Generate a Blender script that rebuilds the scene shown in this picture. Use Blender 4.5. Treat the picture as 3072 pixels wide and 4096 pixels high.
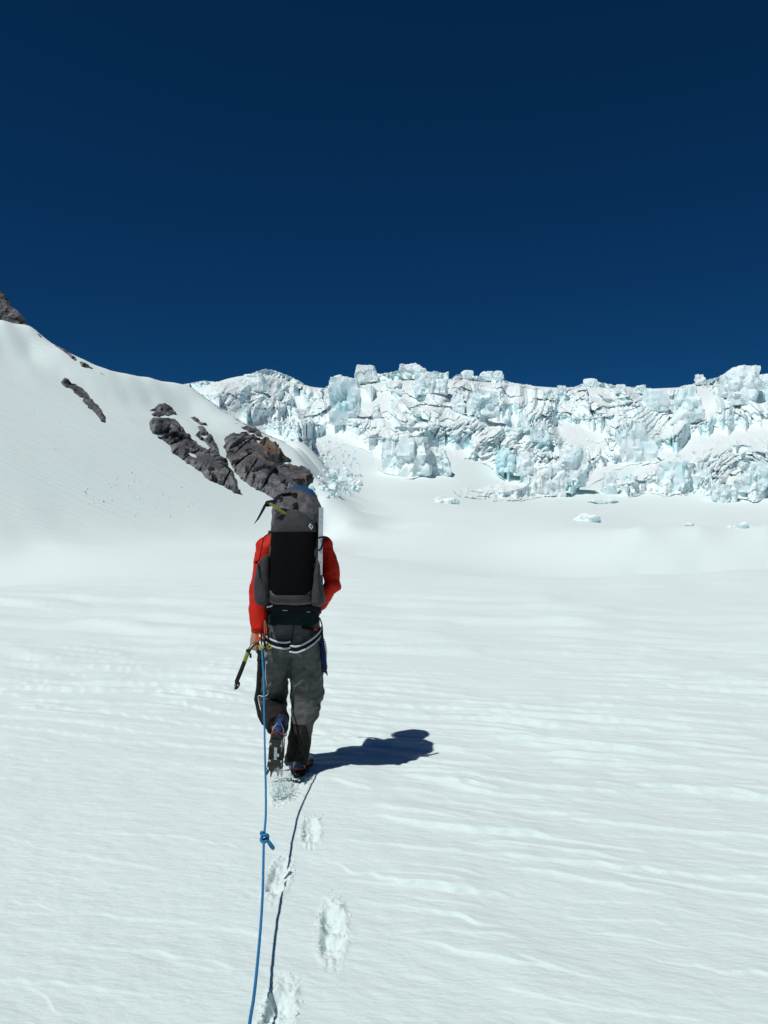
import bpy, bmesh, math, random
import numpy as np
from mathutils import Vector, Matrix, Euler

for o in list(bpy.data.objects):
    bpy.data.objects.remove(o)
scene = bpy.context.scene
COL = scene.collection
random.seed(7)
RNG = np.random.default_rng(11)

# ------------------------------------------------------------------ camera
CAM = np.array([0.0, 0.0, 1.55])
FPX = 3080.0                       # focal length in pixels of the 3072 x 4096 frame
TH = math.atan(72.0 / FPX)         # pitch up
cam = bpy.data.cameras.new('camera')
cam.sensor_fit = 'VERTICAL'
cam.sensor_height = 24.0
cam.sensor_width = 18.0
cam.lens = FPX / 4096.0 * 24.0
cam.clip_start = 0.05
cam.clip_end = 6000.0
cam_o = bpy.data.objects.new('camera', cam)
COL.objects.link(cam_o)
cam_o.location = CAM
cam_o.rotation_euler = (math.radians(90) + TH, 0, 0)
scene.camera = cam_o

# ------------------------------------------------------------------ sky and sun
SUN_FROM = Vector((-0.445, -0.47, 1.0)).normalized()
SUN_EL = math.asin(SUN_FROM.z)
SUN_AZ = math.atan2(SUN_FROM.x, SUN_FROM.y)
world = bpy.data.worlds.new('World')
scene.world = world
world.use_nodes = True
wn, wl = world.node_tree.nodes, world.node_tree.links
wn.clear()
sky = wn.new('ShaderNodeTexSky')
sky.sky_type = 'NISHITA'
sky.sun_disc = False
sky.sun_elevation = SUN_EL
sky.sun_rotation = SUN_AZ
sky.altitude = 3200
sky.air_density = 1.0
sky.dust_density = 0.0
sky.ozone_density = 4.0
tint = wn.new('ShaderNodeMix'); tint.data_type = 'RGBA'; tint.blend_type = 'MULTIPLY'
tint.inputs['Factor'].default_value = 1.0
tint.inputs['B'].default_value = (0.06, 0.36, 0.60, 1)
bg = wn.new('ShaderNodeBackground'); bg.inputs['Strength'].default_value = 0.05
wo = wn.new('ShaderNodeOutputWorld')
wl.new(sky.outputs['Color'], tint.inputs['A'])
wl.new(tint.outputs['Result'], bg.inputs['Color'])
wl.new(bg.outputs['Background'], wo.inputs['Surface'])

sun = bpy.data.lights.new('sun', 'SUN')
sun.energy = 3.3
sun.angle = math.radians(0.53)
sun.color = (1.0, 0.985, 0.955)
sun_o = bpy.data.objects.new('sun', sun)
COL.objects.link(sun_o)
sun_o.location = (-30, -30, 60)
sun_o.rotation_euler = SUN_FROM.to_track_quat('Z', 'Y').to_euler()

vs = scene.view_settings
vs.view_transform = 'Standard'
vs.look = 'None'
vs.exposure = 0.0
vs.gamma = 1.0
vs.use_curve_mapping = False
scene.cycles.max_bounces = 6
scene.cycles.diffuse_bounces = 5
scene.cycles.glossy_bounces = 2
scene.cycles.use_denoising = True
scene.cycles.denoiser = 'OPENIMAGEDENOISE'

# ------------------------------------------------------------------ helpers: pixels, noise
def W(sx, sy, Y):
    """point on the ray of photo pixel (sx, sy) at the depth Y"""
    sx = np.asarray(sx, float); sy = np.asarray(sy, float); Y = np.asarray(Y, float)
    dx = (sx - 1536) / FPX; dy = (2048 - sy) / FPX
    fy = math.cos(TH) - dy * math.sin(TH); fz = math.sin(TH) + dy * math.cos(TH)
    t = Y / fy
    return np.stack([dx * t, Y + 0 * t, CAM[2] + fz * t], -1)
def w(sx, sy, Y):
    return Vector([float(c) for c in W(sx, sy, Y)])
def proj(P):
    x = P[..., 0]; y = P[..., 1]; z = P[..., 2] - CAM[2]
    f = y * math.cos(TH) + z * math.sin(TH); u = -y * math.sin(TH) + z * math.cos(TH)
    return 1536 + FPX * x / f, 2048 - FPX * u / f
def ground_at(sx, sy, z=0.0):
    dx = (sx - 1536) / FPX; dy = (2048 - sy) / FPX
    fy = math.cos(TH) - dy * math.sin(TH); fz = math.sin(TH) + dy * math.cos(TH)
    t = (z - CAM[2]) / fz
    return dx * t, fy * t
def sstep(a, b, x):
    t = np.clip((x - a) / (b - a), 0, 1)
    return t * t * (3 - 2 * t)

_G = RNG.normal(size=(256, 3)); _G /= np.linalg.norm(_G, axis=1)[:, None]
_G = _G.astype(np.float32)
_PERM = RNG.permutation(4096).astype(np.int64)
def _h(ix, iy, iz, seed):
    a = _PERM[(ix + seed * 131) & 4095]
    a = _PERM[(a + iy) & 4095]
    return _PERM[(a + iz) & 4095]
_P32 = _PERM.astype(np.int32); _G2 = np.stack([np.cos(np.arange(256) * 2 * np.pi / 256), np.sin(np.arange(256) * 2 * np.pi / 256)], -1).astype(np.float32) * 0.9
def gnoise(x, y, z=None, seed=0):
    """gradient noise, flat (two coordinates) or solid (three)"""
    f32 = np.float32
    x = np.asarray(x, f32); y = np.asarray(y, f32)
    if z is None:
        x, y = np.broadcast_arrays(x, y)
        ix = np.floor(x).astype(np.int32); iy = np.floor(y).astype(np.int32); fx, fy = x - ix, y - iy
        ux, uy = [f * f * f * (f * (f * 6 - 15) + 10) for f in (fx, fy)]
        out = 0
        a0 = _P32[(ix + seed * 131) & 4095]; a1 = _P32[(ix + 1 + seed * 131) & 4095]
        for dx, a, wx in ((0, a0, 1 - ux), (1, a1, ux)):
            for dy, wy in ((0, 1 - uy), (1, uy)):
                g = _P32[(a + iy + dy) & 4095] & 255
                out = out + wx * wy * (_G2[g, 0] * (fx - dx) + _G2[g, 1] * (fy - dy))
        return out.astype(float) * 1.6
    z = np.asarray(z, f32); x, y, z = np.broadcast_arrays(x, y, z)
    ix = np.floor(x).astype(np.int32); iy = np.floor(y).astype(np.int32); iz = np.floor(z).astype(np.int32)
    fx, fy, fz = x - ix, y - iy, z - iz
    ux, uy, uz = [f * f * f * (f * (f * 6 - 15) + 10) for f in (fx, fy, fz)]
    out = 0
    for dx in (0, 1):
        wx = ux if dx else 1 - ux
        a = _P32[(ix + dx + seed * 131) & 4095]
        for dy in (0, 1):
            wy = wx * (uy if dy else 1 - uy); b = _P32[(a + iy + dy) & 4095]
            for dz in (0, 1):
                g = _G[_P32[(b + iz + dz) & 4095] & 255]
                out = out + wy * (uz if dz else 1 - uz) * (g[..., 0] * (fx - dx) + g[..., 1] * (fy - dy) + g[..., 2] * (fz - dz))
    return out.astype(float) * 1.6
def fbm(x, y, z=None, octv=4, seed=0, gain=0.5, lac=2.03):
    s = 0; a = 1.0; f = 1.0
    for i in range(octv):
        s = s + a * gnoise(x * f, y * f, None if z is None else z * f, seed + i * 7)
        a *= gain; f *= lac
    return s
def voro(x, y, seed=0, jitter=0.85):
    """cell noise: F1, F2, centre offset, three random numbers of the nearest cell"""
    ix = np.floor(x).astype(np.int32); iy = np.floor(y).astype(np.int32)
    f1 = np.full(x.shape, 9.0); f2 = np.full(x.shape, 9.0)
    ox = np.zeros(x.shape); oy = np.zeros(x.shape); hid = np.zeros(x.shape, np.int32)
    for dx in (-1, 0, 1):
        for dy in (-1, 0, 1):
            h = _P32[(_P32[(ix + dx + seed * 131) & 4095] + iy + dy) & 4095]; h2 = _P32[(h + 77) & 4095]
            cx = ix + dx + 0.5 + jitter * (h / 4096.0 - 0.5); cy = iy + dy + 0.5 + jitter * (h2 / 4096.0 - 0.5)
            d = np.hypot(x - cx, y - cy)
            near = d < f1
            f2 = np.where(near, f1, np.minimum(f2, d))
            ox = np.where(near, x - cx, ox); oy = np.where(near, y - cy, oy); hid = np.where(near, h, hid)
            f1 = np.where(near, d, f1)
    r = [(_PERM[(hid + k) & 4095] / 4096.0) for k in (11, 503, 1201)]
    return f1, f2, ox, oy, r
def in_poly(px, py, poly):
    """inside test and distance to the outline, vectorised"""
    px = np.asarray(px, float); py = np.asarray(py, float)
    ins = np.zeros(px.shape, bool); dist = np.full(px.shape, 1e9)
    n = len(poly)
    for i in range(n):
        x1, y1 = poly[i]; x2, y2 = poly[(i + 1) % n]
        cond = ((y1 > py) != (y2 > py)) & (px < (x2 - x1) * (py - y1) / (y2 - y1 + 1e-12) + x1)
        ins ^= cond
        L2 = (x2 - x1) ** 2 + (y2 - y1) ** 2 + 1e-12
        t = np.clip(((px - x1) * (x2 - x1) + (py - y1) * (y2 - y1)) / L2, 0, 1)
        dist = np.minimum(dist, np.hypot(px - x1 - t * (x2 - x1), py - y1 - t * (y2 - y1)))
    return ins, dist

# ------------------------------------------------------------------ helpers: materials
def mat(name, base=(0.5, 0.5, 0.5), rough=0.7, spec=0.3, metal=0.0, noise=None, bump=None, coat=0.0):
    """noise: list of (scale_xyz, colour, low, high) layers mixed over the base; bump: (scale, strength, distance)"""
    m = bpy.data.materials.new(name); m.use_nodes = True
    nt = m.node_tree; N, L = nt.nodes, nt.links
    b = N['Principled BSDF']
    b.inputs['Base Color'].default_value = (*base, 1)
    b.inputs['Roughness'].default_value = rough
    b.inputs['Specular IOR Level'].default_value = spec
    b.inputs['Metallic'].default_value = metal
    b.inputs['Coat Weight'].default_value = coat
    tc = N.new('ShaderNodeTexCoord')
    last = None
    def noise_node(scale, detail=4, rough_=0.55, dist=0.0):
        mp = N.new('ShaderNodeMapping'); L.new(tc.outputs['Object'], mp.inputs['Vector'])
        mp.inputs['Scale'].default_value = scale if isinstance(scale, tuple) else (scale,) * 3
        n = N.new('ShaderNodeTexNoise'); n.inputs['Scale'].default_value = 1.0
        n.inputs['Detail'].default_value = detail; n.inputs['Roughness'].default_value = rough_
        n.inputs['Distortion'].default_value = dist
        L.new(mp.outputs['Vector'], n.inputs['Vector'])
        return n
    for lay in (noise or []):
        scale, colr, lo, hi = lay[:4]
        n = noise_node(scale, *(lay[4:]))
        mr = N.new('ShaderNodeMapRange'); mr.inputs['From Min'].default_value = lo; mr.inputs['From Max'].default_value = hi
        L.new(n.outputs['Fac'], mr.inputs['Value'])
        mx = N.new('ShaderNodeMix'); mx.data_type = 'RGBA'
        L.new(mr.outputs['Result'], mx.inputs['Factor'])
        if last is None: mx.inputs['A'].default_value = (*base, 1)
        else: L.new(last, mx.inputs['A'])
        mx.inputs['B'].default_value = (*colr, 1)
        last = mx.outputs['Result']
    if last is not None: L.new(last, b.inputs['Base Color'])
    prev = None
    for bp in (bump or []):
        n = noise_node(bp[0], *(bp[3:]))
        bn = N.new('ShaderNodeBump'); bn.inputs['Strength'].default_value = bp[1]; bn.inputs['Distance'].default_value = bp[2]
        L.new(n.outputs['Fac'], bn.inputs['Height'])
        if prev is not None: L.new(prev, bn.inputs['Normal'])
        prev = bn.outputs['Normal']
    if prev is not None: L.new(prev, b.inputs['Normal'])
    return m

SNOW = (0.70, 0.81, 0.79)
M = {}
def snow_material():
    """fine wind crust that is only modelled by bump where one can stand next to it, broad drift texture farther out"""
    m = mat('snow', SNOW, 0.9, 0.02); m.node_tree.nodes['Principled BSDF'].inputs['Subsurface Weight'].default_value = 0.6; m.node_tree.nodes['Principled BSDF'].inputs['Subsurface Radius'].default_value = (0.8, 1.0, 1.2); m.node_tree.nodes['Principled BSDF'].inputs['Subsurface Scale'].default_value = 0.010
    N, L = m.node_tree.nodes, m.node_tree.links; b = N['Principled BSDF']; geo = N.new('ShaderNodeNewGeometry'); prev = None
    ln = N.new('ShaderNodeVectorMath'); ln.operation = 'LENGTH'; L.new(geo.outputs['Position'], ln.inputs[0])
    for sc_, dist_, r0, r1, lo, hi in (((22, 52, 40), 0.008, 4, 14, 1, 0), ((5, 14, 8), 0.016, 8, 30, 1, 0), ((0.4, 1.5, 1.2), 0.10, 10, 40, 0.1, 0.6)):
        mp = N.new('ShaderNodeMapping'); L.new(geo.outputs['Position'], mp.inputs['Vector']); mp.inputs['Scale'].default_value = sc_; mp.inputs['Rotation'].default_value = (0, 0, math.radians(24))
        mp.vector_type = 'POINT'
        n_ = N.new('ShaderNodeTexNoise'); n_.inputs['Scale'].default_value = 1; n_.inputs['Detail'].default_value = 5; n_.inputs['Roughness'].default_value = 0.65
        L.new(mp.outputs['Vector'], n_.inputs['Vector'])
        mr = N.new('ShaderNodeMapRange'); mr.inputs['From Min'].default_value = r0; mr.inputs['From Max'].default_value = r1; mr.inputs['To Min'].default_value = lo * 0.6; mr.inputs['To Max'].default_value = hi * 0.6
        L.new(ln.outputs['Value'], mr.inputs['Value'])
        bn = N.new('ShaderNodeBump'); bn.inputs['Distance'].default_value = dist_
        L.new(mr.outputs['Result'], bn.inputs['Strength']); L.new(n_.outputs['Fac'], bn.inputs['Height'])
        if prev: L.new(prev, bn.inputs['Normal'])
        prev = bn.outputs['Normal']
    # fine runnels down the fall line of the left mountain side
    sx_ = N.new('ShaderNodeSeparateXYZ'); L.new(geo.outputs['Position'], sx_.inputs[0])
    mr = N.new('ShaderNodeMapRange'); mr.inputs['From Min'].default_value = -8; mr.inputs['From Max'].default_value = -30; mr.inputs['To Max'].default_value = 0.9; L.new(sx_.outputs['X'], mr.inputs['Value'])
    mp = N.new('ShaderNodeMapping'); L.new(geo.outputs['Position'], mp.inputs['Vector']); mp.inputs['Rotation'].default_value = (0, 0, math.radians(30)); mp.inputs['Scale'].default_value = (0.03, 1.8, 0.03)
    n_ = N.new('ShaderNodeTexNoise'); n_.inputs['Scale'].default_value = 1; n_.inputs['Detail'].default_value = 4; n_.inputs['Roughness'].default_value = 0.6; L.new(mp.outputs['Vector'], n_.inputs['Vector'])
    bn = N.new('ShaderNodeBump'); bn.inputs['Distance'].default_value = 0.20; L.new(mr.outputs['Result'], bn.inputs['Strength']); L.new(n_.outputs['Fac'], bn.inputs['Height']); L.new(prev, bn.inputs['Normal'])
    L.new(bn.outputs['Normal'], b.inputs['Normal'])
    return m
M['snow'] = snow_material()
M['crumb'] = mat('snow_crumb', (0.75, 0.83, 0.82), 0.75, 0.1, bump=[(120, 0.4, 0.004)])

def ice_material(name, blue=0.5, dirt=0.5):
    m = bpy.data.materials.new(name); m.use_nodes = True
    N, L = m.node_tree.nodes, m.node_tree.links
    b = N['Principled BSDF']; b.inputs['Roughness'].default_value = 0.55; b.inputs['Specular IOR Level'].default_value = 0.25
    tc = N.new('ShaderNodeTexCoord'); geo = N.new('ShaderNodeNewGeometry')
    def nz(scale, detail=4, r=0.55, dist=0.0):
        mp = N.new('ShaderNodeMapping'); L.new(geo.outputs['Position'], mp.inputs['Vector'])
        mp.inputs['Scale'].default_value = scale
        n = N.new('ShaderNodeTexNoise'); n.inputs['Scale'].default_value = 1; n.inputs['Detail'].default_value = detail
        n.inputs['Roughness'].default_value = r; n.inputs['Distortion'].default_value = dist
        L.new(mp.outputs['Vector'], n.inputs['Vector']); return n.outputs['Fac']
    def rng(v, a, b_, c=0, d=1):
        r = N.new('ShaderNodeMapRange'); r.inputs['From Min'].default_value = a; r.inputs['From Max'].default_value = b_
        r.inputs['To Min'].default_value = c; r.inputs['To Max'].default_value = d
        L.new(v, r.inputs['Value']); return r.outputs['Result']
    def mul(a, b_):
        n = N.new('ShaderNodeMath'); n.operation = 'MULTIPLY'
        L.new(a, n.inputs[0])
        if isinstance(b_, float): n.inputs[1].default_value = b_
        else: L.new(b_, n.inputs[1])
        return n.outputs[0]
    def mix(f, a, b_):
        n = N.new('ShaderNodeMix'); n.data_type = 'RGBA'; L.new(f, n.inputs['Factor'])
        for k, v in (('A', a), ('B', b_)):
            if isinstance(v, tuple): n.inputs[k].default_value = (*v, 1)
            else: L.new(v, n.inputs[k])
        return n.outputs['Result']
    c = mix(mul(rng(nz((0.045, 0.045, 0.06), 3), 0.40, 0.66), blue), (0.84, 0.915, 0.915), (0.50, 0.81, 0.86))
    c = mix(mul(rng(nz((0.35, 0.35, 0.16), 4), 0.5, 0.72), blue * 0.9), c, (0.48, 0.79, 0.85))
    streak = mul(rng(nz((0.9, 0.9, 0.09), 5, 0.65, 0.3), 0.50, 0.66), rng(nz((0.03, 0.03, 0.045), 2), 0.50, 0.62))
    c = mix(mul(streak, dirt), c, (0.27, 0.25, 0.235))
    speck = mul(rng(nz((0.8, 0.8, 1.6), 5, 0.7), 0.66, 0.76), dirt * 0.45)
    c = mix(speck, c, (0.33, 0.33, 0.33))
    sx = N.new('ShaderNodeSeparateXYZ'); L.new(geo.outputs['Normal'], sx.inputs[0])
    ad = N.new('ShaderNodeMath'); ad.operation = 'ADD'; L.new(sx.outputs['Z'], ad.inputs[0])
    L.new(rng(nz((0.25, 0.25, 0.25), 4), 0.3, 0.7, -0.16, 0.16), ad.inputs[1])
    c = mix(rng(ad.outputs[0], 0.52, 0.70), c, (0.83, 0.90, 0.89))
    L.new(c, b.inputs['Base Color'])
    bn = N.new('ShaderNodeBump'); bn.inputs['Strength'].default_value = 0.4; bn.inputs['Distance'].default_value = 0.4
    L.new(nz((0.9, 0.9, 0.4), 6, 0.65), bn.inputs['Height'])
    L.new(bn.outputs['Normal'], b.inputs['Normal'])
    return m
M['ice'] = ice_material('glacier_ice', 0.62, 0.4)
M['serac_ice'] = ice_material('serac_ice', 0.45, 0.45)
M['blue_ice'] = ice_material('blue_block_ice', 0.78, 0.15)
M['dirty_ice'] = ice_material('dirty_serac_ice', 0.4, 1.0)

def rock_material(name, brown):
    """grey slabs with lighter lichen-dull faces, rust patches and dark wet streaks that run down the dip"""
    m = mat(name, (0.090, 0.092, 0.100), 0.8, 0.2,
        noise=[((0.22, 0.22, 0.34), (0.20, 0.20, 0.203), 0.46, 0.56, 5), ((1.6, 1.6, 2.6), (0.062, 0.061, 0.064), 0.52, 0.66, 5),
               ((0.16, 0.16, 0.16), (0.16, 0.105, 0.075), 0.66 - brown * 0.22, 0.80 - brown * 0.22, 3),
               ((0.75, 0.30, 0.22), (0.018, 0.017, 0.017), 0.565, 0.60, 4, 0.6), ((5, 5, 9), (0.21, 0.205, 0.20), 0.66, 0.78, 4)],
        bump=[((1.2, 1.2, 2.6), 0.45, 0.18, 6, 0.65)])
    return m
M['rock'] = rock_material('grey_rock', 0.2)
M['rock_brown'] = rock_material('brown_rock', 0.75)

# ------------------------------------------------------------------ helpers: objects
def link(name, me, parent=None, m=None, smooth=False):
    o = bpy.data.objects.new(name, me); COL.objects.link(o)
    if m is not None:
        me.materials.clear(); me.materials.append(m)
    if smooth:
        me.polygons.foreach_set('use_smooth', np.ones(len(me.polygons), bool))
    if parent is not None: o.parent = parent
    return o
def tag(o, label=None, cat=None, group=None, kind=None):
    if label: o['label'] = label
    if cat: o['category'] = cat
    if group: o['group'] = group
    if kind: o['kind'] = kind
    return o
def empty(name, loc, label, cat, group=None):
    o = bpy.data.objects.new(name, None); COL.objects.link(o)
    o.location = loc; o.empty_display_size = 0.1
    bpy.context.view_layer.update()
    return tag(o, label, cat, group)
def np_mesh(name, V, quads):
    me = bpy.data.meshes.new(name)
    V = np.ascontiguousarray(V, np.float32); quads = np.ascontiguousarray(quads, np.int32)
    k = quads.shape[1]
    me.vertices.add(len(V)); me.vertices.foreach_set('co', V.ravel())
    me.loops.add(quads.size); me.loops.foreach_set('vertex_index', quads.ravel())
    me.polygons.add(len(quads)); me.polygons.foreach_set('loop_start', np.arange(len(quads), dtype=np.int32) * k)
    me.polygons.foreach_set('loop_total', np.full(len(quads), k, np.int32))
    me.update(calc_edges=True)
    return me
def grid_quads(nr, nc, wrap=False):
    i = np.arange(nr - 1)[:, None] * nc; j = np.arange(nc if wrap else nc - 1)[None, :]; j2 = (j + 1) % nc
    return np.stack([i + j, i + j2, i + nc + j2, i + nc + j], -1).reshape(-1, 4)

class MB:
    """collects shapes in world coordinates; build() links ONE mesh object, kept in place under its parent"""
    def __init__(s): s.v = []; s.f = []
    def add(s, verts, faces):
        k = len(s.v); s.v += [Vector(p) for p in verts]; s.f += [tuple(i + k for i in f) for f in faces]; return s
    def tube(s, pts, radii, seg=10, side=None, cap=True, power=2.0):
        pts = [Vector(p) for p in pts]; n = len(pts)
        if not isinstance(radii, (list, tuple)): radii = [radii] * n
        ref = Vector(side) if side else None
        vs_, prev = [], None
        for i, p in enumerate(pts):
            t = (pts[min(i + 1, n - 1)] - pts[max(i - 1, 0)]).normalized()
            if ref is not None: a = ref - t * ref.dot(t)
            elif prev is not None: a = prev - t * prev.dot(t)
            else:
                a = Vector((1, 0, 0)) if abs(t.x) < 0.8 else Vector((0, 1, 0)); a = a - t * a.dot(t)
            if a.length < 1e-6: a = t.orthogonal()
            a.normalize(); b = t.cross(a); prev = a
            r = radii[i]; ra, rb = (r if isinstance(r, (tuple, list)) else (r, r))
            for k in range(seg):
                an = 2 * math.pi * k / seg; c, d = math.cos(an), math.sin(an)
                e = 2.0 / power
                c = math.copysign(abs(c) ** e, c); d = math.copysign(abs(d) ** e, d)
                vs_.append(p + a * (ra * c) + b * (rb * d))
        fs = []
        for i in range(n - 1):
            for k in range(seg):
                k2 = (k + 1) % seg
                fs.append((i * seg + k, i * seg + k2, (i + 1) * seg + k2, (i + 1) * seg + k))
        if cap:
            fs.append(tuple(reversed(range(seg)))); fs.append(tuple((n - 1) * seg + k for k in range(seg)))
        return s.add(vs_, fs)
    def ball(s, c, r, seg=14, rings=10, rot=None):
        c = Vector(c); r = r if isinstance(r, (tuple, list)) else (r, r, r)
        R = rot or Matrix.Identity(3); vs_ = []; fs = []
        for i in range(rings + 1):
            th = math.pi * i / rings
            for k in range(seg):
                ph = 2 * math.pi * k / seg
                q = Vector((r[0] * math.sin(th) * math.cos(ph), r[1] * math.sin(th) * math.sin(ph), r[2] * math.cos(th)))
                vs_.append(c + R @ q)
        for i in range(rings):
            for k in range(seg):
                k2 = (k + 1) % seg
                fs.append((i * seg + k, (i + 1) * seg + k, (i + 1) * seg + k2, i * seg + k2))
        return s.add(vs_, fs)
    def prism(s, poly, depth):
        """extrude a 3-D polygon by the vector depth"""
        n = len(poly); d = Vector(depth); a = [Vector(p) for p in poly]
        fs = [tuple(range(n)), tuple(reversed(range(n, 2 * n)))] + [(i, n + i, n + (i + 1) % n, (i + 1) % n) for i in range(n)]
        return s.add(a + [p + d for p in a], fs)
    def box(s, c, ax, ay, az):
        c, ax, ay, az = Vector(c), Vector(ax), Vector(ay), Vector(az)
        p = [c - ax - ay - az, c + ax - ay - az, c + ax + ay - az, c - ax + ay - az]
        return s.prism(p, az * 2)
    def plate(s, outer, holes, depth):
        """flat plate with holes: 3-D outlines in one plane, extruded by depth"""
        bm = bmesh.new(); edges = []
        for loop in [outer] + holes:
            vv = [bm.verts.new(p) for p in loop]
            edges += [bm.edges.new((vv[i], vv[(i + 1) % len(vv)])) for i in range(len(vv))]
        bmesh.ops.triangle_fill(bm, use_beauty=True, use_dissolve=False, edges=edges)
        r = bmesh.ops.extrude_face_region(bm, geom=bm.faces[:])
        bmesh.ops.translate(bm, vec=Vector(depth), verts=[g for g in r['geom'] if isinstance(g, bmesh.types.BMVert)])
        bm.verts.index_update()
        s.add([v.co.copy() for v in bm.verts], [tuple(v.index for v in f.verts) for f in bm.faces]); bm.free(); return s
    def mesh(s, name, recalc=True):
        me = bpy.data.meshes.new(name); me.from_pydata([tuple(v) for v in s.v], [], s.f)
        if recalc:
            bm = bmesh.new(); bm.from_mesh(me); bmesh.ops.remove_doubles(bm, verts=bm.verts, dist=1e-6)
            bmesh.ops.recalc_face_normals(bm, faces=bm.faces); bm.to_mesh(me); bm.free()
        me.update(); return me
    def build(s, name, m, parent=None, smooth=True, angle=40):
        me = s.mesh(name)
        return attach(name, me, m, parent, smooth, angle)
def attach(name, me, m, parent=None, smooth=True, angle=40):
    if parent is not None:
        pw = Matrix.Identity(4); q = parent
        while q is not None: pw = Matrix.Translation(q.location) @ pw; q = q.parent
        me.transform(pw.inverted())
    o = link(name, me, parent, m)
    if smooth: me.shade_smooth() if angle >= 180 else me.set_sharp_from_angle(angle=math.radians(angle))
    return o
def arr(me):
    V = np.empty(len(me.vertices) * 3, np.float32); me.vertices.foreach_get('co', V); V = V.reshape(-1, 3).astype(float)
    Nn = np.empty(len(me.vertices) * 3, np.float32); me.vertices.foreach_get('normal', Nn); return V, Nn.reshape(-1, 3).astype(float)
def remesh(mb, voxel, smooth_it=6):
    """one continuous skin over the collected shapes"""
    me = mb.mesh('tmp'); o = bpy.data.objects.new('tmp', me); COL.objects.link(o)
    r = o.modifiers.new('r', 'REMESH'); r.mode = 'VOXEL'; r.voxel_size = voxel
    if smooth_it:
        sm = o.modifiers.new('s', 'SMOOTH'); sm.iterations = smooth_it; sm.factor = 0.5
    dg = bpy.context.evaluated_depsgraph_get(); dg.update()
    out = bpy.data.meshes.new_from_object(o.evaluated_get(dg))
    bpy.data.objects.remove(o); bpy.data.meshes.remove(me)
    return out
def split(me, pred, name):
    """cut a mesh in two by a test on face centres; returns (rest, chosen)"""
    V, _ = arr(me)
    polys = [tuple(p.vertices) for p in me.polygons]
    cen = np.array([V[list(p)].mean(0) for p in polys]); sel = pred(cen)
    out = []
    for k in (False, True):
        ps = [p for p, q in zip(polys, sel) if bool(q) == k]
        used = sorted({i for p in ps for i in p}); mp = {i: j for j, i in enumerate(used)}
        n = bpy.data.meshes.new(name); n.from_pydata([tuple(V[i]) for i in used], [], [tuple(mp[i] for i in p) for p in ps]); n.update()
        out.append(n)
    return out

def disp(me, fn):
    V_, N_ = arr(me); V_ = V_ + N_ * fn(V_, N_)[:, None]
    me.vertices.foreach_set('co', V_.astype(np.float32).ravel()); me.update(); return me

# ================================================================== TERRAIN
# control points of the snow surface: (px, depth, py) in 768-wide picture units, or ('z', px, depth, height)
CP = []
for px in (-600, -300, -100, 0, 100, 200, 300, 400, 500, 600, 700, 768, 900, 1370):
    for Y in (3, 10, 20): CP.append(('z', px, Y, 0.0))
# crest of the plain on the right, the dip behind it, the long ramp to the ice
CP += [('z', 430, 27, -0.12), ('z', 500, 27, -0.10)]
CP += [(560, 27, 577.5), (640, 27, 575), (720, 27, 572), (768, 27, 570), (900, 27, 566), (1370, 27, 560)]
CP += [('z', 1370, 42, -1.5), ('z', 500, 38, -0.9), ('z', 430, 42, -0.5), ('z', 560, 36, -1.3), ('z', 600, 36, -1.5)]
for px in (640, 700, 768, 900): CP += [('z', px, 33, -1.1), ('z', px, 39, -1.7), (px, 44, 577), (px, 48, 552), (px, 52, 528 - (px - 700) * .01), (px, 57, 527.5 - (px - 700) * .01), (px, 75, 529.5), (px, 120, 531), (px, 240, 523), (px, 285, 519)]
CP += [(1370, 70, 548), (1370, 120, 525), (1370, 240, 500), (560, 45, 575), (560, 54, 550), (560, 64, 534), (560, 110, 524), (560, 220, 514), (600, 44, 576), (600, 54, 537), (600, 62, 529), (600, 110, 527), (600, 220, 518),
       (500, 48, 570), (500, 62, 553), (500, 80, 538), (500, 110, 525), (500, 220, 511), (430, 60, 558), (430, 85, 538), (430, 120, 522), (430, 220, 506), (620, 300, 514)]
CP += [(430, 320, 489), (400, 330, 484), (500, 330, 498), (560, 340, 500), (620, 345, 503), (690, 345, 506), (768, 345, 506), (900, 345, 495), (1370, 345, 450)]
CP += [(450, 370, 473), (500, 380, 480), (560, 380, 488), (620, 385, 490), (690, 385, 488), (768, 385, 484), (900, 385, 470)]
# the ice shelf's mean surface up to the skyline
CP += [(370, 350, 478), (380, 400, 460), (380, 460, 425), (380, 540, 395), (380, 600, 384), (380, 760, 392),
       (450, 420, 450), (450, 480, 422), (450, 550, 392), (450, 610, 381), (450, 760, 390),
       (520, 430, 455), (520, 490, 430), (520, 550, 403), (520, 610, 387), (520, 760, 394),
       (600, 430, 465), (600, 490, 438), (600, 550, 410), (600, 620, 390), (600, 760, 395),
       (680, 430, 462), (680, 490, 436), (680, 550, 408), (680, 620, 389), (680, 760, 395),
       (768, 430, 458), (768, 490, 430), (768, 550, 402), (768, 620, 380), (768, 760, 386),
       (900, 430, 450), (900, 490, 420), (900, 560, 390), (900, 640, 365), (900, 760, 370),
       (1370, 430, 420), (1370, 560, 380), (1370, 700, 350)]
CP += [(320, 330, 466), (330, 400, 450), (320, 460, 425), (310, 540, 400), (310, 600, 389), (310, 760, 395),
       (270, 400, 432), (265, 470, 402), (265, 540, 382), (265, 600, 376), (265, 760, 385), (215, 400, 400), (215, 470, 387), (215, 560, 383), (215, 760, 392)]
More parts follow.
